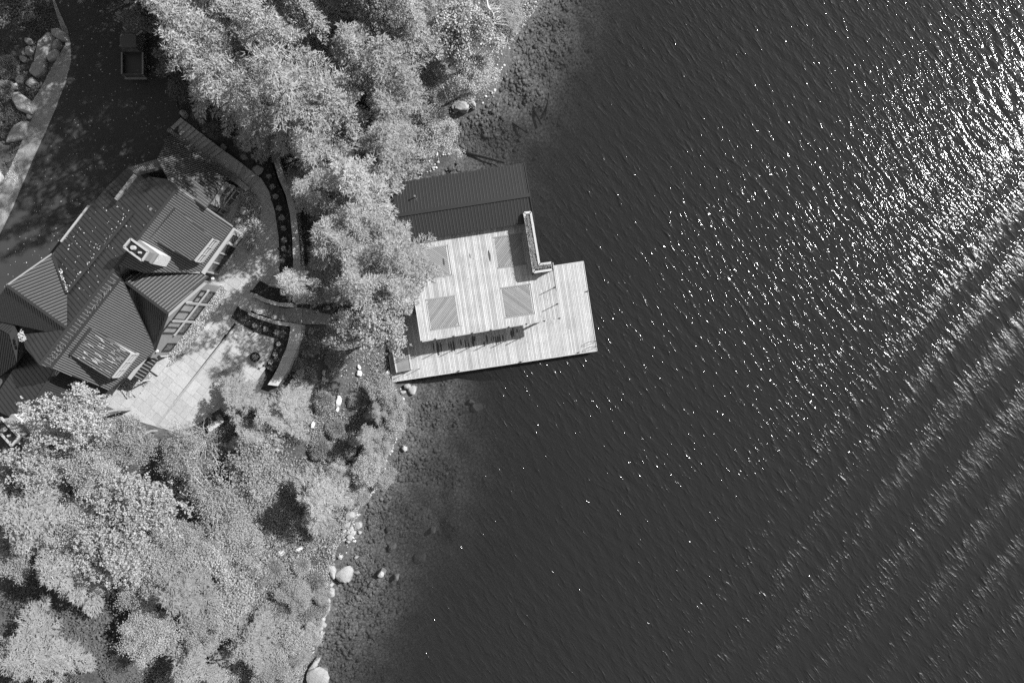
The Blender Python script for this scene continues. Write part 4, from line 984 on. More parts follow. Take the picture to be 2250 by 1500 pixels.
# ------------------------------------------------------------------ stone stairs
st = empty('stone_stairs', P(470, 335, 5.0), 'straight stone stairway from the driveway down to the terrace', 'stairs')
n1, n2 = 11, 5; zt = Z_DRIVE+0.05; rise = (zt-Z_TERR-0.05)/(n1+n2+1); random.seed(2)
def quadstep(p, z, th=0.45, name='tread', parent=st, m=None):
    mb = MB(); mb.slab([P(x+random.uniform(-.4, .4), y+random.uniform(-.4, .4), z) for x, y in p], th); return mb.build(name, m or M['step'], parent)
L0, L1, R0, R1 = (374, 279), (462, 351), (396, 258), (490, 330)
for i in range(n1):
    f0, f1 = i/n1+0.008, (i+1)/n1-0.004; z = zt-rise*i
    quadstep([(L0[0]+(L1[0]-L0[0])*f0, L0[1]+(L1[1]-L0[1])*f0), (L0[0]+(L1[0]-L0[0])*f1, L0[1]+(L1[1]-L0[1])*f1), (R0[0]+(R1[0]-R0[0])*f1, R0[1]+(R1[1]-R0[1])*f1), (R0[0]+(R1[0]-R0[0])*f0, R0[1]+(R1[1]-R0[1])*f0)], z)
zm = zt-rise*n1
quadstep([(463,352),(515,383),(526,355),(491,331)], zm, name='landing')
L0, L1, R0, R1 = (515.5, 383.5), (549, 411), (526.5, 355.5), (571, 391)
for i in range(n2):
    f0, f1 = i/n2+0.012, (i+1)/n2-0.008; z = zm-rise*(i+1)
    quadstep([(L0[0]+(L1[0]-L0[0])*f0, L0[1]+(L1[1]-L0[1])*f0), (L0[0]+(L1[0]-L0[0])*f1, L0[1]+(L1[1]-L0[1])*f1), (R0[0]+(R1[0]-R0[0])*f1, R0[1]+(R1[1]-R0[1])*f1), (R0[0]+(R1[0]-R0[0])*f0, R0[1]+(R1[1]-R0[1])*f0)], z)
kb = empty('stair_wall', P(435, 335, 5.0), 'low planted wall running down the house side of the straight stairway', 'wall')
mb = MB(); ZK = [(368,289,6.25),(374,283,6.25),(462,353,5.5),(515,385,5.0),(549,413,4.6),(540,420,4.6),(500,391,4.95)]
top = [P(*q) for q in ZK]; mb.prism(top, 3.8); mb.build('wall', M['step'], kb)
rg = np.random.default_rng(31); pts = []
for _ in range(3200):
    t = rg.random(); a = np.array([371, 286, 6.27])*(1-t)+np.array([520, 392, 4.95])*t+np.append(rg.normal(0, 2.6, 2)*(0.6+t), 0.03+rg.random()*0.10); pts.append(P(*a)[:])
pts = np.array(pts); link('foliage', npmesh('foliage', quads(pts, rg.uniform(0.04, 0.10, len(pts)), rg, 1), fan(len(pts), 4)), M['under'], kb)
cs = empty('stone_stairs', P(600, 685, 3.6), 'short curved flight of stone steps between two curbs east of the terrace', 'stairs')
TT = [(554,653),(562.7,657),(573,661),(582.7,666.7),(593,669),(604,672),(614.7,674.7),(624,677)]; TB = [(541,674),(552,681),(562.7,688),(574,690.7),(585,695),(596.7,700),(609,702),(620.7,704)]
for i in range(7):
    z = Z_TERR+0.04-0.17*i; g1 = lambda a, b: (a[0]*.94+b[0]*.06, a[1]*.94+b[1]*.06); quadstep([TT[i], g1(TT[i+1], TT[i]), g1(TB[i+1], TB[i]), TB[i]], z, 0.6, parent=cs)
quadstep([(624,677),(662,676),(662,712),(620.7,704)], Z_TERR-0.17*7, 0.5, 'landing', cs)
def capwall(Lp, Rp, zf, label, name='retaining_wall', m=None, depth=1.6, cat='wall'):
    wl = empty(name, P(Lp[0][0], Lp[0][1], zf[0] if isinstance(zf, (list, tuple)) else zf), label, cat)
    n = len(Lp); zz = zf if isinstance(zf, (list, tuple)) else [zf]*n
    for i in range(n-1):
        a, b, c_, d = [P(x, y, z) for (x, y), z in ((Lp[i], zz[i]), (Lp[i+1], zz[i+1]), (Rp[i+1], zz[i+1]), (Rp[i], zz[i]))]
        ctr = (a+b+c_+d)/4; sh = lambda q: q+(ctr-q)*0.012; dz = Vector((0, 0, random.uniform(0, 0.02)))
        mb = MB(); mb.slab([sh(a)+dz, sh(b)+dz, sh(c_)+dz, sh(d)+dz], 0.14); mb.build('cap_stone', m or M['cap'], wl)
    mb = MB()
    for i in range(n-1):
        q = [P(x, y, z-0.142) for (x, y), z in ((Lp[i], zz[i]), (Lp[i+1], zz[i+1]), (Rp[i+1], zz[i+1]), (Rp[i], zz[i]))]; ct = sum(q, Vector())/4
        mb.slab([ct+(v-ct)*0.96 for v in q], depth)
    o = mb.build('wall', M['step'], wl); return wl
capwall([(561,645),(585,656.5),(613,664.5),(644,666)], [(555.5,652),(582,664.5),(612,672.5),(644,675)], [4.42, 4.40, 4.35, 4.3], 'curved stone curb on the upper side of the curved steps')
capwall([(546,685),(570,694),(604,704.5),(640,709)], [(544,690),(568,701),(603,712),(637,717)], [4.40, 4.38, 4.33, 4.3], 'curved stone curb on the lower side of the curved steps')
capwall([(638,709),(637,728),(633,750),(628,768),(620,785),(611,806),(600,827),(588,845)], [(661,713),(660,732),(657,750),(651,769),(643,787),(636,805),(626,824),(610,848)], 4.38, 'broad weathered curved wall cap around the lower patio bed', depth=2.0)
capwall([(592,322),(600,350),(612,392),(628,430),(637,470),(642,520),(644,570),(643,620),(643,664)], [(606,321),(612,348),(624,388),(640,425),(650,465),(656,520),(660,570),(660,620),(660,668)], 4.45, 'long narrow curved garden wall under the shore hemlocks', depth=2.0)

# ------------------------------------------------------------------ small things
def rock(px, py, rx, ry, rot, h, label, m=None, z=None, seed=0, cat='rock', name='rock', group=None, flat=0.62):
    r = random.Random(int(px*7+py*13+seed)); g_ = G(px, py) if z is None else P(px, py, z); s = K*(H-g_.z)/H
    soft = any(w_ in label for w_ in ('round', 'oval', 'smooth', 'boulder', 'underwater', 'lumpy'))
    bm = bmesh.new()
    if not soft:
        n = r.choice((6, 7, 8)); pts = []; base = [(2*math.pi*(k+r.uniform(-.32, .32))/n, r.uniform(0.72, 1.08)) for k in range(n)]
        for zz, sc2, jz in ((-0.8, 1.0, 0.0), (0.45, 0.98, 0.12), (0.72, 0.80, 0.12)):
            for a_, q_ in base: pts.append(bm.verts.new((math.cos(a_)*q_*sc2, math.sin(a_)*q_*sc2, zz+r.uniform(-jz, jz))))
        for _ in range(3): a_ = r.random()*6.28; bm.verts.new((math.cos(a_)*r.uniform(0, .5), math.sin(a_)*r.uniform(0, .5), 0.80+r.uniform(-.05, .12)))
        h_ = bmesh.ops.convex_hull(bm, input=bm.verts[:]); bmesh.ops.delete(bm, geom=[v for v in h_['geom_interior'] if isinstance(v, bmesh.types.BMVert)], context='VERTS')
        bmesh.ops.bevel(bm, geom=bm.edges[:], offset=0.035, segments=1, affect='EDGES')
    else: bmesh.ops.create_icosphere(bm, subdivisions=3, radius=1)
    ph = [(Vector((r.gauss(0, 1), r.gauss(0, 1), r.gauss(0, .7))).normalized(), r.uniform(0.55, 0.88)) for _ in range(11)]
    for v in (bm.verts if soft else []):
        d = v.co.normalized(); k = 1.12
        for n_, c_ in ph:
            t = d.dot(n_)
            if t > 0 and k*t > c_: k = c_/t
        v.co = d*(k+0.03*math.sin(9*d.x+px)*math.sin(8*d.y))
        v.co.z = v.co.z if v.co.z < flat else flat+(v.co.z-flat)*0.25
    me = bpy.data.meshes.new(name); bm.to_mesh(me); bm.free()
    o = bpy.data.objects.new(name, me); C.objects.link(o); me.materials.append(m or M['rock']); o.location = (g_.x, g_.y, g_.z+h*0.15)
    o.rotation_euler = (0, 0, rot); o.scale = (rx*s*1.15, ry*s*1.15, h)
    return tag(o, label, cat, group)
RK = [ (100,108,20,38,-0.5,.5,'largest pale rock slab of the outcrop beside the driveway bend'), (112,93,10,10,.6,.75,'square pale block sitting on the large outcrop slab'), (137,80,19,13,-.6,.7,'pale angular rock at the top of the driveway outcrop'),
 (130,101,6,13,-.5,.7,'narrow pale rock pointing down the outcrop'), (121,125,14,9,.8,.55,'bright sunlit rock at the foot of the outcrop'), (88,150,15,25,-.5,.6,'ragged pale rock below the large outcrop slab'), (73,183,12,9,.6,.5,'small ragged rock below the driveway outcrop'),
 (55,228,15,28,.7,.6,'long wedge shaped rock beside the gravel verge'), (33,194,12,9,.2,.4,'pale diamond shaped stone on the dark bank'), (47,178,8,11,.2,.4,'oval pale stone above the diamond shaped stone'), (66,111,8,11,-.2,.45,'smooth round stone left of the outcrop'),
 (67,91,9,8,-.7,.35,'triangular stone above the round one left of the outcrop'), (53,118,4,5,.3,.25,'tiny pale stone touching the round stone'), (54,131,9,7,.1,.3,'bright flat stone below the tiny pale stone'), (45,292,30,17,.75,.5,'big flat pale rock at the lower end of the verge'),
 (68,256,5,9,0,.35,'small smooth stone between wedge rock and flat rock'), (1,44,8,13,.3,.5,'grey rock cut by the left edge of the picture near the top'), (2,392,7,17,.1,.5,'pale rock at the left edge beside the verge'),
 (404,252,9,8,.2,.5,'pale lumpy stone at the head of the stone stairway'), (494,325,7,7,0,.4,'round pale stone beside the stairway landing'), (538,347,10,7,-.2,.4,'pale angular stone in the shade east of the stairway'), (555,345,4,4,0,.25,'small pale stone next to the angular one in shade'), (567,374,14,12,.4,.5,'flat grey boulder at the foot of the stairway') ]
for a in RK: rock(*a[:6], a[6])
SR = [ (752,1262,22,19,.3,.9,'biggest round pale boulder standing in the water at the south shore'), (733,1252,10,24,.5,.8,'long bright rock against the round shore boulder'), (699,1484,24,20,.2,1.0,'large bright cracked boulder on the shore at the bottom edge'),
 (690,1460,12,8,.7,.6,'narrow bright rock above the cracked bottom boulder'), (697,1448,12,6,.9,.5,'grey slab rock above the narrow shore rock'), (729,1300,9,8,.2,.5,'pale pointed rock at the water south of the round boulder'), (718,1335,7,16,-.3,.5,'pale rock edge under the shore shrubs'),
 (1018,236,18,14,.1,.9,'split grey boulder at the waterline under the birch'), (1039,230,7,9,.4,.6,'small rounded boulder right of the split boulder'), (1000,240,8,9,.3,.4,'low dark rock left of the split boulder'), (907,857,11,9,.2,.6,'grey boulder in shallow water below the dock'), (896,848,9,7,-.3,.6,'bright cracked rock tucked under the dock corner'), (885,862,7,5,0,.4,'small pale rock at the shore below the dock corner'),
 (770,1130,12,9,.5,.6,'bright chunky rock at the top of the shore rubble'), (788,1153,10,9,.3,.5,'square grey rock at the water side of the shore rubble'), (762,1152,9,7,.6,.4,'angular pale rock in the middle of the shore rubble'), (775,1170,7,6,.2,.4,'small pale rock low in the shore rubble'), (790,1168,6,5,.2,.4,'rounded pale rock at the outer foot of the rubble'),
 (768,1180,6,7,.1,.4,'lowest pale rock of the shore rubble'), (757,1165,6,5,.9,.35,'flat pale chip beside the shore rubble'), (747,1222,6,5,.4,.3,'white stone at the waterline below the rubble'), (783,1223,6,4,.4,.3,'small bright stone in the shallows'), (784,1256,6,5,.1,.3,'bright stone just right of the round boulder'), (690,1345,8,6,.5,.3,'pale stone under the south shrubs'),
 (705,1378,7,5,.5,.35,'first of the small stones in a row at the waterline'), (713,1372,6,5,.5,.35,'second of the small stones in a row at the waterline'), (707,1391,8,5,.7,.35,'bright small stone below the waterline row'), (890,985,7,6,.1,.4,'pale stone alone in the shallows off the cedar'), (1093,90,9,5,.7,.4,'white rock on the shore by the dead tree'), (1088,104,7,4,.2,.4,'white ledge rock below the birch at the waterline'), (903,1268,1,1,0,.05,'')]
for a in SR[:-1]: rock(*a[:6], a[6], cat='rock')
WR_ = [ (743,882,8,11,.15,.45,'bright white upright stone beside the round bush'), (742,899,4,6,-.4,.3,'small white stone under the bright white stone'), (688,933,4,8,-.2,.3,'white forked stone on the slope'), (789,820,6,7,.1,.35,'white stone on the slope left of the landing'), (789,806,3,6,.4,.25,'thin white stone above the slope stone'), (853,818,6,4,.1,.3,'white stone beside the landing'),
 (611,988,6,4,-.2,.25,'white flat stone among the thin trees'), (712,818,4,7,.1,.3,'grey upright stone in the shade of the slope'), (712,833,5,6,.1,.3,'lower grey stone in the shade of the slope'), (708,1010,4,3,.8,.2,'small white stone below the lower round bush'), (658,1205,10,4,.5,.3,'bright ledge rock at the top of the south bank'), (620,1212,10,8,.3,.35,'bright broken rock on the south bank'), (608,1200,7,5,.9,.3,'small broken rock on the south bank'), (690,1205,7,4,.2,.3,'pale rock on the bank near the rubble') ]
rq = random.Random(44)
for k in range(20):
    a_ = rq.random()*6.28; q_ = rq.random()**0.5; x, y = 768+q_*24*math.cos(a_), 1160+q_*34*math.sin(a_)
    rock(x, y, rq.uniform(3, 6), rq.uniform(2.5, 5), rq.random()*3, .3, 'small angular fragment in the pale shore rubble', group='fragments of the shore rubble', seed=k)
for k in range(16):
    t = k/15; x, y = 731-t*28+rq.uniform(-3, 4), 1285+t*110+rq.uniform(-3, 3)
    rock(x, y, rq.uniform(3, 7), rq.uniform(3, 6), rq.random()*3, .35, 'small pale stone in the broken line along the south waterline', group='stones along the south waterline', seed=k)
for k, a in enumerate(WR_): rock(*a[:6], a[6], m=M['rockw'] if 'white' in a[6] or 'bright' in a[6] else M['rock'])
# stone ball and fire bowl and lamps
mb = MB(); p = P(535, 463, Z_TERR+0.5); bmn = bmesh.new(); bmesh.ops.create_uvsphere(bmn, u_segments=24, v_segments=14, radius=0.40)
me = bpy.data.meshes.new('stone_ball'); bmn.to_mesh(me); bmn.free(); [setattr(f, 'use_smooth', True) for f in me.polygons]
o = link('stone_ball', me, M['step']); o.location = (p.x, p.y, Z_TERR+0.42); tag(o, 'round grey stone ball in the mottled planting bed', 'ornament')
fb = empty('fire_pit', P(560, 784, Z_TERR), 'round dark fire pit with a rim on the lower patio', 'fire pit'); p = P(560, 784, Z_TERR+0.35)
mb = MB(); n = 28; ro, ri = 0.46, 0.38
vs = []
for r_, z in ((ro*0.8, Z_TERR+0.02), (ro, Z_TERR+0.36), (ri, Z_TERR+0.36), (ri*0.7, Z_TERR+0.15)): vs += [(p.x+r_*math.cos(2*math.pi*k/n), p.y+r_*math.sin(2*math.pi*k/n), z) for k in range(n)]
mb.add(vs, [(r*n+k, r*n+(k+1) % n, (r+1)*n+(k+1) % n, (r+1)*n+k) for r in range(3) for k in range(n)]+[tuple(range(3*n, 4*n))]); mb.build('bowl', M['dark'], fb)
rg = np.random.default_rng(2); q = rg.normal(0, 0.15, (260, 2)); q = q[np.hypot(q[:, 0], q[:, 1]) < 0.34]; pos = np.concatenate([q+np.array([p.x, p.y]), np.full((len(q), 1), Z_TERR+0.32)], 1)
o = link('embers', npmesh('embers', quads(pos, rg.uniform(0.04, 0.1, len(pos)), rg, 0.5), fan(len(pos), 4)), M['step'], fb); o['kind'] = 'stuff'
for x, y, lb in ((551.5, 639.5, 'small dark path lamp at the top of the curved steps'), (522.5, 675.5, 'small dark path lamp at the corner of the curved bed'), (557, 728, 'small dark path lamp on the patio edge of the bed'), (602.5, 738, 'small dark path lamp at the east corner of the patio'), (579, 803, 'small dark path lamp by the bed near the fire pit'), (612, 546, 'small dark path lamp on the east edge of the terrace')):
    p = P(x, y, Z_TERR+0.5); t = empty('path_lamp', (p.x, p.y, Z_TERR), lb, 'path lamp', 'path lamps along the terrace edge')
    mb = MB(); mb.tube([(p.x, p.y, Z_TERR), (p.x, p.y, Z_TERR+0.5)], 0.025, 6); mb.build('stem', M['dark'], t); mb = MB(); mb.disc((p.x, p.y, Z_TERR+0.48), 0.12, 0.07, 12, 0.05); mb.build('hood', M['dark'], t)
mb = MB(); mb.slab([P(x, y, 4.5) for x, y in ((454,936),(487,917),(491,926),(461,949))], 0.25); tag(mb.build('stone_bench', M['cap']), 'pale stone slab bench beside the bare shrub', 'bench')
# plants in rows
def rosette(x, y, r, label, z=Z_TERR+0.12, m='flower', name='perennial', group='round clumps in the flower beds', nleaf=240, cat='plant'):
    rg = np.random.default_rng(int(x*3+y)); p = P(x, y, z+0.1); a = rg.random(nleaf)*6.28; q = rg.random(nleaf)**0.6*r
    dr = np.stack([np.cos(a), np.sin(a), rg.uniform(0.1, 0.9, nleaf)], 1); dr /= np.linalg.norm(dr, axis=1)[:, None]; pos = np.stack([p.x+q*np.cos(a)*.7, p.y+q*np.sin(a)*.7, p.z+rg.uniform(0, 0.2, nleaf)], 1)
    o = link(name, npmesh(name, tri_slivers(pos, dr, rg.uniform(0.08, 0.18, nleaf), np.full(nleaf, 0.05), rg), fan(nleaf, 3)), M[m]); tag(o, label, cat, group)
for x, y, r, lb in ((561,715,.21,'small round clump, westernmost in the curved bed'), (585,723,.24,'round clump, second from the west in the curved bed'), (608,730,.19,'round clump, third from the west in the curved bed'), (613,755,.18,'round clump at the bend of the curved bed'), (606,778,.18,'round clump below the bend of the curved bed'), (596,795,.2,'pale clump at the south end of the curved bed'),
   (592,388,.2,'small clump nearest the foot of the straight stairway'), (600,411,.24,'second clump down the long bed'), (607,433,.28,'third clump down the long bed'), (614,458,.26,'clump by the dark end of the terrace in the long bed'), (620,479,.27,'clump in the middle of the long bed'), (624,502,.24,'clump beside the garden wall in the long bed'), (625,527,.24,'sixth clump down the long bed'), (624,547,.22,'clump near the south of the long bed'), (622,573,.22,'last clump of the long bed'), (484,917,.3,'pale flowering clump beside the stone bench'), (462,912,.25,'pale flowering clump left of the stone bench')):
    rosette(x, y, r, lb)

# ------------------------------------------------------------------ pickup truck
tk = empty('pickup_truck', P(293, 110, Z_DRIVE), 'dark pickup truck parked nose up under the trees by the driveway', 'pickup truck', rz=0.0)
tc = P(293.5, 95, Z_DRIVE+1.0); tc.z = Z_DRIVE
def T(x, y, z): return Vector((tc.x+x, tc.y+y, tc.z+z))
def loft(secs, name, m, parent, smooth=False):
    n = len(secs[0]); mb = MB(); vs = [v for s in secs for v in s]; fs = [(i*n+k, i*n+(k+1) % n, (i+1)*n+(k+1) % n, (i+1)*n+k) for i in range(len(secs)-1) for k in range(n)]
    fs += [tuple(range(n-1, -1, -1)), tuple(range((len(secs)-1)*n, len(secs)*n))]; mb.add(vs, fs); return mb.build(name, m, parent, smooth)
def rr_(hx, y0, y1, z, c=0.12): return [T(hx-c, y0, z), T(hx, y0+c, z), T(hx, y1-c, z), T(hx-c, y1, z), T(-hx+c, y1, z), T(-hx, y1-c, z), T(-hx, y0+c, z), T(-hx+c, y0, z)]
loft([rr_(0.90, -2.75, 2.75, 0.45), rr_(0.96, -2.80, 2.80, 0.62), rr_(0.96, -2.80, 2.80, 0.84)], 'body', M['paint'], tk)
loft([rr_(0.95, 1.05, 2.78, 0.84, .2), rr_(0.90, 1.05, 2.72, 1.12, .25), rr_(0.80, 1.05, 2.5, 1.2, .3)], 'hood', M['paint'], tk)
loft([rr_(0.95, -0.85, 1.10, 0.84), rr_(0.93, -0.85, 1.06, 1.20), rr_(0.74, -0.72, 0.45, 1.78, .15), rr_(0.66, -0.6, 0.35, 1.83, .15)], 'cab', M['paint'], tk)
for nm, q in (('windscreen', [(-.80, 1.02, 1.23), (.80, 1.02, 1.23), (.66, .50, 1.74), (-.66, .50, 1.74)]), ('rear_window', [(.75, -.84, 1.25), (-.75, -.84, 1.25), (-.62, -.745, 1.70), (.62, -.745, 1.70)])):
    mb = MB(); vs = [T(*v) for v in q]; nn = (vs[1]-vs[0]).cross(vs[2]-vs[1]).normalized(); nn = nn if nn.z > 0 else -nn; mb.add([v+nn*0.025 for v in vs]+[v-nn*0.0 for v in vs], [(0, 1, 2, 3), (7, 6, 5, 4), (0, 4, 5, 1), (1, 5, 6, 2), (2, 6, 7, 3), (3, 7, 4, 0)]); mb.build(nm, M['glass'], tk)
for sx in (-1, 1):
    mb = MB(); mb.box(T(sx*0.90, -1.83, 1.02), (0.12, 1.90, 0.36)); mb.build('bed_side', M['paint'], tk)
    mb = MB(); mb.box(T(sx*0.90, -1.83, 1.215), (0.13, 1.90, 0.03)); mb.build('bed_rail', M['chimd'], tk)
    mb = MB(); mb.box(T(sx*1.08, 0.72, 1.22), (0.18, 0.10, 0.16)); mb.build('mirror', M['paint'], tk)
    for y in (-1.85, 1.85):
        mb = MB(); mb.tube([T(sx*0.78, y, 0.37), T(sx*0.98, y, 0.37)], 0.38, 18); wl = mb.build('wheel', M['black'], tk); mb = MB(); mb.tube([T(sx*0.975, y, 0.37), T(sx*0.99, y, 0.37)], 0.2, 12); mb.build('rim', M['chrome'], wl)
    mb = MB(); mb.box(T(sx*0.72, 2.80, 0.85), (0.3, 0.05, 0.16)); mb.build('headlight', M['chrome'], tk); mb = MB(); mb.box(T(sx*0.85, -2.81, 0.95), (0.12, 0.04, 0.3)); mb.build('tail_light', M['chimd'], tk)
mb = MB(); mb.box(T(0, -2.76, 1.02), (1.68, 0.07, 0.36)); mb.build('tailgate', M['paint'], tk)
mb = MB(); mb.box(T(0, -1.83, 0.855), (1.66, 1.80, 0.03)); mb.build('bed_floor', M['roof'], tk)
mb = MB(); mb.box(T(0, -2.90, 0.62), (1.9, 0.16, 0.16)); mb.build('rear_bumper', M['chimd'], tk)
mb = MB(); mb.box(T(0, 2.86, 0.60), (1.9, 0.14, 0.18)); mb.build('front_bumper', M['chimd'], tk)

# ------------------------------------------------------------------ submerged things
def log(pts, r, label, m='bark', name='sunken_log'):
    mb = MB(); mb.tube([P(*p) for p in pts], [r*(1-0.5*i/len(pts)) for i in range(len(pts))], 7); tag(mb.build(name, M[m]), label, 'log', 'waterlogged trunks on the lake bed')
log([(1010,333,-.35),(1060,345,-.5),(1108,358,-.6)], .14, 'dark sunken log north of the boathouse roof', 'black')
log([(1120,152,-.5),(1146,195,-.8),(1180,255,-1.0),(1190,275,-1.1)], .13, 'long dark sunken log east of the birch', 'black')
log([(1205,205,-1.0),(1198,255,-1.1)], .10, 'short dark sunken log, farthest from the shore in the north', 'black')
log([(1120,266,-.8),(1158,292,-1.0)], .09, 'short dark sunken branch north of the boathouse, nearest its roof corner', 'black')
rg = np.random.default_rng(17)
ico = bmesh.new(); bmesh.ops.create_icosphere(ico, subdivisions=1, radius=1); iv = np.array([v.co[:] for v in ico.verts]); ifc = np.array([[v.index for v in f.verts] for f in ico.faces]); ico.free()
def stones(name, n, dist, smin, smax, m, label, seed):
    rg = np.random.default_rng(seed); Vs, Fs_ = [], []; k = 0
    segs = [(SH[i], SH[i+1]) for i in range(1, len(SH)-2)]; Ls = np.array([(b-a).length for a, b in segs]); Ls /= Ls.sum()
    while k < n:
        a, b = segs[rg.choice(len(segs), p=Ls)]; t = rg.random(); c = a.lerp(b, t); d = (b-a).normalized(); nr = Vector((-d.y, d.x, 0))
        o_ = dist(rg); x, y = c.x+nr.x*o_, c.y+nr.y*o_; z = float(zg(np.array([x]), np.array([y]))[0]); s = smin*(smax/smin)**(rg.random()**2.2)
        v = iv*(1+rg.normal(0, 0.30, (len(iv), 1)))*np.array([s*rg.uniform(.8, 1.3), s*rg.uniform(.7, 1.1), s*.40]); a_ = rg.random()*6.28
        v = np.stack([v[:, 0]*math.cos(a_)-v[:, 1]*math.sin(a_), v[:, 0]*math.sin(a_)+v[:, 1]*math.cos(a_), v[:, 2]], 1)+np.array([x, y, min(z+s*0.05, -s*0.4-0.02) if name == 'lakebed_stones' else z+s*0.1]); Vs.append(v); Fs_.append(ifc+k*len(iv)); k += 1
    o = link(name, npmesh(name, np.concatenate(Vs), np.concatenate(Fs_)), m); tag(o, label, kind='stuff')
stones('lakebed_stones', 11000, lambda r: 0.3+abs(r.normal(0.3, 3.6)), 0.05, 0.27, M['wrock'], 'stones lying on the shallow lake bed along the shore', 21)
stones('shore_pebbles', 900, lambda r: -abs(r.normal(0, 0.6)), 0.05, 0.22, M['peb'], 'pale loose stones along the waterline', 22)
stones('slope_pebbles', 2600, lambda r: -r.uniform(0.5, 9), 0.03, 0.10, M['litter'], 'bright pebbles and leaves scattered down the shore slope', 23)
for x, y, r, lb in ((1048,893,12,'pale underwater boulder off the dock, larger of the pair'), (1035,882,7,'pale underwater boulder off the dock, smaller of the pair'), (952,1163,7,'round underwater boulder opposite the shore rubble'), (840,1255,9,'underwater boulder east of the round shore boulder'), (872,1265,7,'underwater boulder farthest east of the round shore boulder'), (925,1222,16,'broad pale underwater boulder far out from the south shore'), (862,1200,10,'underwater boulder below the shore rubble in deeper water')):
    g_ = G(x, y); rock(x, y, r, r*.9, .3, 0.9, lb, m=M['rock'], z=g_.z+0.1)

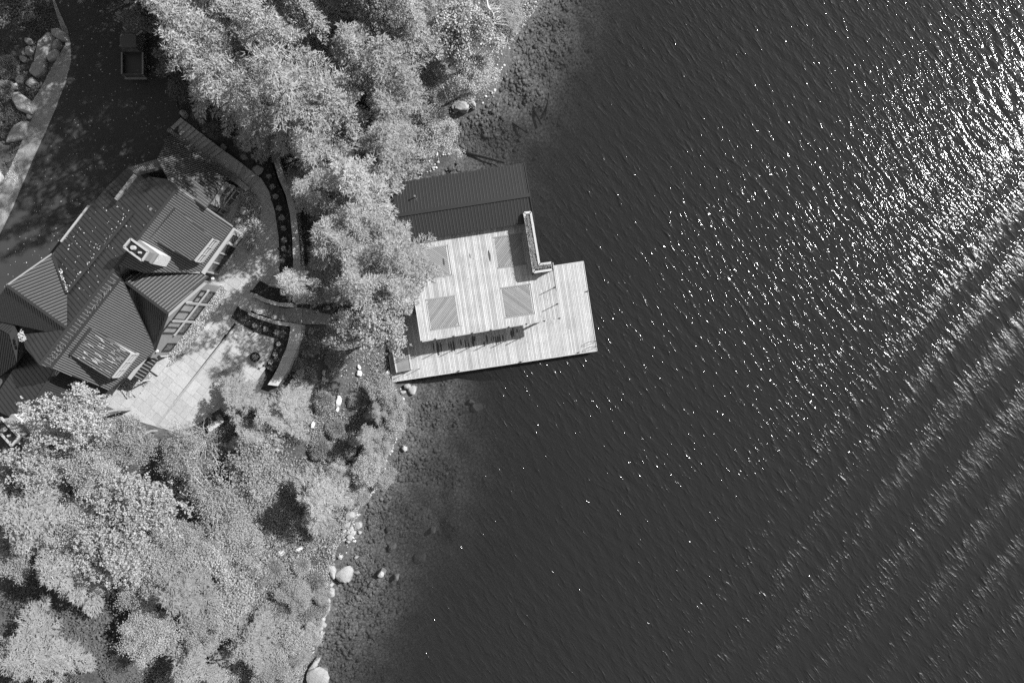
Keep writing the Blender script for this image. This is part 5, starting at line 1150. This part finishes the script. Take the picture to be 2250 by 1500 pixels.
# ------------------------------------------------------------------ trees
TR = [
 ('hemlock',408,66,94,25,'soft crowned conifer nearest the parked pickup truck'),
 ('hemlock',455,112,84,25.5,'tall conifer between the stairway conifer and the pickup'),
 ('hemlock',522,38,88,20.5,'tall conifer at the top edge, first right of the pickup'),
 ('pine',478,160,88,24,'conifer above the head of the stone stairway'),
 ('pine',610,85,86,21,'conifer at the top edge behind the big spreading pine'),
 ('pine',632,215,128,20,'biggest spreading pine with pale branch tips above the stairway'),
 ('hemlock',565,270,60,15,'shaded conifer tucked under the biggest pine'),
 ('hemlock',700,40,74,16.5,'dim conifer at the top edge between two brighter ones'),
 ('hemlock',788,130,78,16,'conifer right of the biggest pine'),
 ('maple',820,18,60,16,'sunlit leafy tree at the top edge with bright tips'),
 ('hemlock',862,150,82,16.5,'dark gapped conifer left of the smooth birch'),
 ('hemlock',905,55,70,16,'conifer at the top edge left of the smooth birch'),
 ('birch',1012,70,86,10.5,'smooth bright fine-leaved tree at the top shore'),
 ('birch',1038,160,66,8.0,'smooth bright fine-leaved tree leaning over the split boulder'),
 ('thin',955,215,46,6.5,'shaded thin tree behind the split boulder'),
 ('birch',958,292,58,5.0,'low bright shore tree just north of the boathouse'),
 ('hemlock',760,265,82,16,'conifer between the biggest pine and the shore'),
 ('hemlock',850,250,64,12.5,'conifer inland of the low bright shore tree'),
 ('hemlock',848,328,72,13,'conifer overhanging the north-west corner of the boathouse roof'),
 ('hemlock',700,335,76,14,'conifer beside the north end of the long garden wall'),
 ('hemlock',680,420,68,12.5,'bright conifer over the middle of the long garden wall'),
 ('hemlock',785,400,88,15.5,'broad conifer in the middle of the shore row'),
 ('hemlock',788,480,64,13.5,'conifer west of the boathouse roof end'),
 ('hemlock',745,535,84,14,'conifer inland of the deck with dense sprays'),
 ('pine',860,575,92,14,'large feathery conifer whose branches reach over the upper deck'),
 ('hemlock',780,625,82,16,'conifer over the path south of the curved steps'),
 ('pine',650,615,44,14,'small bright starry conifer beside the curved steps'),
 ('hemlock',878,640,54,11,'conifer touching the west edge of the upper deck'),
 ('maple',845,720,72,11.5,'bright tufted leafy tree beside the dock landing'),
 ('birch',770,722,52,10.5,'low leafy tree left of the bright tufted one'),
 ('maple',185,915,86,15.0,'bright tufted tree spreading over the south wing roof'),
 ('maple',95,1010,70,13.0,'bright long-tufted tree over the west corner of the house'),
 ('birch',290,960,74,11.0,'fine leaved tree over the south end of the terrace'),
 ('hemlock',75,1140,112,13.0,'broad conifer at the left edge below the house'),
 ('maple',300,1100,103,12.0,'brightest leafy tree with clustered leaves in the lower left'),
 ('maple',270,1215,90,11.5,'bright clustered leafy tree below the brightest one'),
 ('birch',195,1130,79,11.0,'fine leaved tree between conifer and brightest leafy tree'),
 ('hemlock',150,1240,90,11.0,'conifer above the plank roofed shed'),
 ('thin',400,1000,74,8.0,'thin pale-branched tree below the bare shrub'),
 ('thin',480,1090,90,8.5,'thin pale-branched tree in the middle of the south wood'),
 ('birch',560,1030,79,8.0,'fine leaved tree right of the thin pale-branched ones'),
 ('birch',395,1180,74,8.0,'fine leaved tree right of the brightest leafy tree'),
 ('hemlock',600,905,56,7.5,'conifer below the round fire pit and garden wall'),
 ('hemlock',520,880,54,7.5,'conifer at the south-east corner of the terrace'),
 ('pine',640,890,46,7.5,'spiky conifer left of the round bushes'),
 ('hemlock',545,960,56,7.0,'conifer below the terrace corner'),
 ('hemlock',700,1100,70,8.0,'conifer near the shore above the rubble'),
 ('birch',860,885,34,4.5,'low bushy tree on the shore just below the dock'),
 ('hemlock',815,960,40,5.5,'small conifer on the shore below the dock'),
 ('birch',800,1035,44,5.0,'rounded low tree at the shore bend'),
 ('birch',745,1050,40,4.5,'rounded low tree inland of the shore bend'),
 ('birch',520,1180,74,6.5,'low fine leaved tree above the bright bank'),
 ('hemlock',400,1290,97,9.5,'dim conifer in the lower left wood'),
 ('birch',500,1310,83,6.0,'fine leaved tree in the lower middle wood'),
 ('hemlock',545,1420,79,6.0,'conifer near the bottom edge of the lower wood'),
 ('birch',330,1380,74,8.0,'fine leaved tree near the bottom edge left of centre wood'),
 ('hemlock',60,1430,90,9.5,'bright conifer in the bottom left corner'),
 ('shade',170,1400,90,6.0,'dim leafy tree in the dark hollow at lower left'),
 ('hemlock',410,1450,72,8.0,'conifer cut by the bottom edge of the picture'),
 ('shade',270,1470,67,5.0,'dim leafy tree at the bottom edge in the dark hollow'),
 ('birch',655,1300,46,3.4,'low rounded tree inland of the round shore boulder'),
 ('birch',640,1400,52,3.6,'low rounded tree near the bottom shore'),
 ('birch',590,1480,56,4.2,'low rounded tree cut by the bottom edge'),
 ('birch',680,1390,30,2.6,'low rounded tree by the waterline row of stones'),
 ('birch',30,1075,67,10.0,'fine leaved tree at the left edge above the broad conifer'),
 ('birch',225,1040,74,12.0,'fine leaved tree between the tufted and the clustered trees'),
 ('birch',350,1250,67,8.5,'fine leaved tree below right of the clustered leafy tree'),
 ('birch',460,1225,67,7.0,'fine leaved tree near the middle of the south wood'),
 ('thin',300,1300,63,7.5,'thin tree above the dark hollow'),
 ('birch',440,1370,67,6.5,'fine leaved tree right of the dark hollow'),
 ('birch',20,1210,67,9.5,'fine leaved tree at the left edge above the plank roofed shed'),
 ('birch',865,930,38,3.6,'low bright tree right at the water below the boulders'),
 ('birch',838,985,34,3.4,'low bright tree right at the water above the shore bend'),
 ('birch',840,1050,34,3.0,'low bright tree overhanging the water at the shore bend'),
 ('birch',790,1085,30,2.8,'low bright tree overhanging the water above the rubble'),
 ('birch',700,1150,44,3.6,'low tree just inland of the shore rubble'),
 ('birch',705,1310,24,2.2,'low tree at the water below the round shore boulder'),
 ('birch',600,1440,51,3.8,'low tree in the bottom wood near the shore'),
 ('birch',660,1435,30,2.6,'low tree just above the bottom shore boulders'),
 ('birch',845,858,36,4.2,'low bright tree against the landing end of the dock'),
 ('birch',872,900,32,3.4,'low bright tree overhanging the water just below the dock boulders'),
 ('hemlock',828,905,34,4.8,'small dense conifer just inland of the dock boulders'),
 ('birch',815,1010,38,4.0,'low bright tree inside the shore bend'),
 ('birch',765,1085,34,3.6,'low bright tree between the shore bend and the rubble'),
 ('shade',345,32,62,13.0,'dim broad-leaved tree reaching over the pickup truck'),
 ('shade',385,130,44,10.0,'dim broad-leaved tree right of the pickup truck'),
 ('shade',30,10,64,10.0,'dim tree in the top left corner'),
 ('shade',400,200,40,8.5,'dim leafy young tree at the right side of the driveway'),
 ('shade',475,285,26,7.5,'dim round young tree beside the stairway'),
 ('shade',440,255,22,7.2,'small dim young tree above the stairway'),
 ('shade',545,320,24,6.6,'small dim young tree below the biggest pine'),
]
for a in TR: tree(*a)
# trees outside the frame on the sun side that the driveway shade shows
for x, y, r, z in ((520, -90, 100, 25), (640, -110, 100, 25), (390, -80, 85, 23), (760, -70, 90, 21), (880, -60, 85, 19), (300, -110, 80, 22), (450, -200, 100, 26), (600, -230, 100, 26), (235, -175, 95, 21), (135, -150, 80, 17), (335, -250, 95, 25)):
    tree('hemlock', x, y, r, z, 'conifer standing just beyond the top edge of the picture')
def bushes():
    fm = {}
    for i in range(3):
        me, stm = bush(200+i, 1.0, 7000, 0.085); me.materials.append(M['cedar']); stm.materials.append(M['bark']); fm[i] = (me, stm)
    for i in range(2):
        me, stm = bush(210+i, 1.0, 4500, 0.13, sliver=False); me.materials.append(M['shade']); stm.materials.append(M['bark']); fm[3+i] = (me, stm)
    for k, (x, y, r, v, lb) in enumerate(((711,884,25,0,'round clipped bush beside the bright white stone'), (703,985,25,1,'lower round clipped bush on the slope'), (738,940,22,2,'bush between the two round clipped ones'), (672,830,26,0,'loose round bush below the curved wall'), (765,985,20,1,'small bush right of the lower round bush'),
        (735,1000,18,2,'small bush touching the lower round bush'), (820,890,24,2,'dark bush just inland of the shore below the dock'), (780,880,18,1,'small bush right of the bright white stone'), (680,760,24,0,'bush right of the broad curved wall cap'), (740,790,24,2,'bush on the slope above the white stone'), (650,800,16,1,'small bush against the outside of the broad curved wall'),
        (30,92,8,3,'tiny round shrub on the dark bank'), (20,150,26,0,'sunlit shrub on the bank at the left edge'), (15,200,22,1,'shrub on the bank left of the diamond shaped stone'), (8,290,18,3,'dim shrub left of the big flat rock'), (100,30,9,4,'small dim shrub on the bank near the top'), (375,160,14,3,'dim shrub at the driveway edge right of the pickup'), (392,200,12,4,'dim shrub below the one right of the pickup'), (520,300,16,3,'dim shrub above the round stone by the stairway'), (505,275,14,4,'dim shrub higher above the round stone'), (555,290,14,4,'dim shrub under the edge of the biggest pine'),
        (560,1270,30,2,'loose bush on the lower bank'), (600,1250,26,1,'bush below the bright broken rocks'), (690,1280,26,0,'bush left of the round shore boulder'), (700,1330,24,2,'bush on the waterline south of the round boulder'), (668,1350,26,1,'bush inland of the pale waterline rock'), (640,1450,28,0,'bush near the bottom shore boulders'), (660,1240,22,1,'bush right of the bright broken rocks'), (610,1340,30,2,'broad low bush in the bottom wood near the shore'), (725,1105,22,0,'bush above the shore rubble'), (100,1345,26,3,'dim shrub next to the plank roofed shed'))):
        g_ = G(x, y); s = r*K*(H-g_.z-0.6)/H
        t = empty('bush', g_[:], lb, 'bush', 'bushes on the slopes', rz=k*1.3)
        for nm, me in zip(('foliage', 'stem'), fm[v]):
            o = bpy.data.objects.new(nm, me); C.objects.link(o); o.parent = t; o.scale = (s, s, s*0.95)
bushes()
# bare branching shrub by the bench
def bare(px, py, zlen, n, spread, label, m, name='bare_shrub', zup=1.0, seed=3, r0=0.035, cat='shrub'):
    r = random.Random(seed); g_ = G(px, py); mb = MB()
    def grow(p, d, L, rad, dep):
        pts = [p]; q = p.copy()
        for k in range(4): d = (d+Vector((r.gauss(0, .12), r.gauss(0, .12), r.gauss(0, .07)))).normalized(); q = q+d*L/4; pts.append(q.copy())
        mb.tube(pts, [rad*(1-0.14*i) for i in range(5)], 4)
        if dep > 0:
            for _ in range(3): grow(pts[r.choice((2, 3, 4))], (d+Vector((r.gauss(0, .5), r.gauss(0, .5), r.gauss(0, .25)))).normalized(), L*0.6, rad*0.5, dep-1)
    for i in range(n):
        a = i*6.28/n+r.gauss(0, .15); grow(g_.copy(), Vector((math.cos(a)*spread, math.sin(a)*spread, zup)).normalized(), zlen, r0, 2)
    o = mb.build(name, M[m]); tag(o, label, cat); return o
bare(452, 968, 1.9, 20, 1.1, 'bare grey shrub with radiating twigs south of the terrace', 'bough', zup=0.9)
mb = MB(); random.seed(6)
pts = [P(1068,-10,3.5), P(1072,15,3.0), P(1084,30,2.6), P(1087,52,2.0)]; mb.tube(pts, [.10, .09, .07, .04], 6)
for k in range(16):
    b = pts[1].lerp(pts[3], k/15); mb.tube([b, b+Vector((random.uniform(.2, .8), random.uniform(-.3, .4), random.uniform(-.1, .3))), b+Vector((random.uniform(.7, 1.3), random.uniform(-.2, .7), random.uniform(-.2, .3)))], [.03, .018, .008], 4)
tag(mb.build('dead_tree', M['rockw']), 'white bare dead tree leaning over the water at the top shore', 'dead tree')
for pts, lb in (([(985,120,7.2),(993,143,6.6),(1004,160,6.2)], 'pale bare limb showing through the smooth birch'), ([(973,190,6.0),(978,205,5.6),(985,222,5.0)], 'thin pale limb left of the smooth birch')):
    mb = MB(); mb.tube([P(*p) for p in pts], [.06, .05, .03], 5); tag(mb.build('bare_branch', M['rockw']), lb, 'branch')
for x, y, r, z in ((1100,18,40,2.4),(1125,50,30,1.2),(1120,0,36,2.2)):
    tree('thin', x, y, r, z, {1100: 'sparse low tree beside the white dead tree', 1125: 'low twiggy growth right of the white dead tree', 1120: 'sparse low tree at the top edge beside the water'}[x])
# undergrowth
leaf_stuff('undergrowth', [([(560,1040),(700,1055),(800,1000),(850,1010),(842,1052),(792,1110),(778,1150),(742,1200),(735,1245),(726,1300),(714,1350),(702,1400),(680,1450),(664,1500),(650,1560),(380,1560),(300,1400),(300,1130),(450,1060)], 1)],
     120000, 0, 0.75, 0.115, M['under'], 'dense low leafy undergrowth covering the south bank', 41, 1.0, ground=True, patch=(3.0, 0.28))
leaf_stuff('slope_plants', [([(665,720),(760,720),(866,800),(866,838),(890,872),(884,940),(850,1010),(800,1000),(700,1080),(560,1120),(420,1100),(400,960),(480,930),(560,900),(625,850),(655,770)], 1)],
     24000, 0, 0.35, 0.10, M['under'], 'low plants and grass scattered over the slope west of the dock', 42, 0.8, ground=True, patch=(2.2, 0.46))
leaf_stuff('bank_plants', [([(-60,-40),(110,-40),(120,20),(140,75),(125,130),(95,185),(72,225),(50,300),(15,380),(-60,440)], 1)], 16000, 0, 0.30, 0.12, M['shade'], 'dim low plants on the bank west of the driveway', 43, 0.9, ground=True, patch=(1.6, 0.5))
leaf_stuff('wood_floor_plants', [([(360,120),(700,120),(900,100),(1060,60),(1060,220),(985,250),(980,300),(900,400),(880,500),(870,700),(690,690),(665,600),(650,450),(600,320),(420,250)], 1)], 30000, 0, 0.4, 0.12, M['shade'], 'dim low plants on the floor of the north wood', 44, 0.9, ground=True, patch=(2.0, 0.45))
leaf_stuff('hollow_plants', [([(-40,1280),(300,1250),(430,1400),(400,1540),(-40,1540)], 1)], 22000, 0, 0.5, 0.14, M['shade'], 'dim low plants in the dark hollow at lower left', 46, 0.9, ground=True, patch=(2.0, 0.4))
leaf_stuff('bright_shore_twigs', [([(1075,60),(1100,30),(1150,-30),(1200,-30),(1180,20),(1130,85),(1100,115)], 1)], 3500, 0, 0.35, 0.10, M['flower'], 'bright twiggy growth on the top shore', 45, 0.5, ground=True, sliver=True)
# leaf specks on the asphalt
rg = np.random.default_rng(77); q = []
while len(q) < 420:
    x, y = rg.uniform(0, 400), rg.uniform(0, 640)
    p = P(x, y, Z_DRIVE+0.012)
    if inpoly(np.array([p.x]), np.array([p.y]), DRIVE_W)[0]: q.append(p[:])
q = np.array(q); tag(link('driveway_leaves', npmesh('driveway_leaves', quads(q, rg.uniform(0.03, 0.12, len(q)), rg, 6), fan(len(q), 4)), M['litter']), 'scattered pale leaves on the asphalt driveway', kind='stuff')
print('TRIS', sum(len(m.polygons)*(2 if m.polygons and len(m.polygons[0].vertices) == 4 else 1) for m in bpy.data.meshes if m.users))
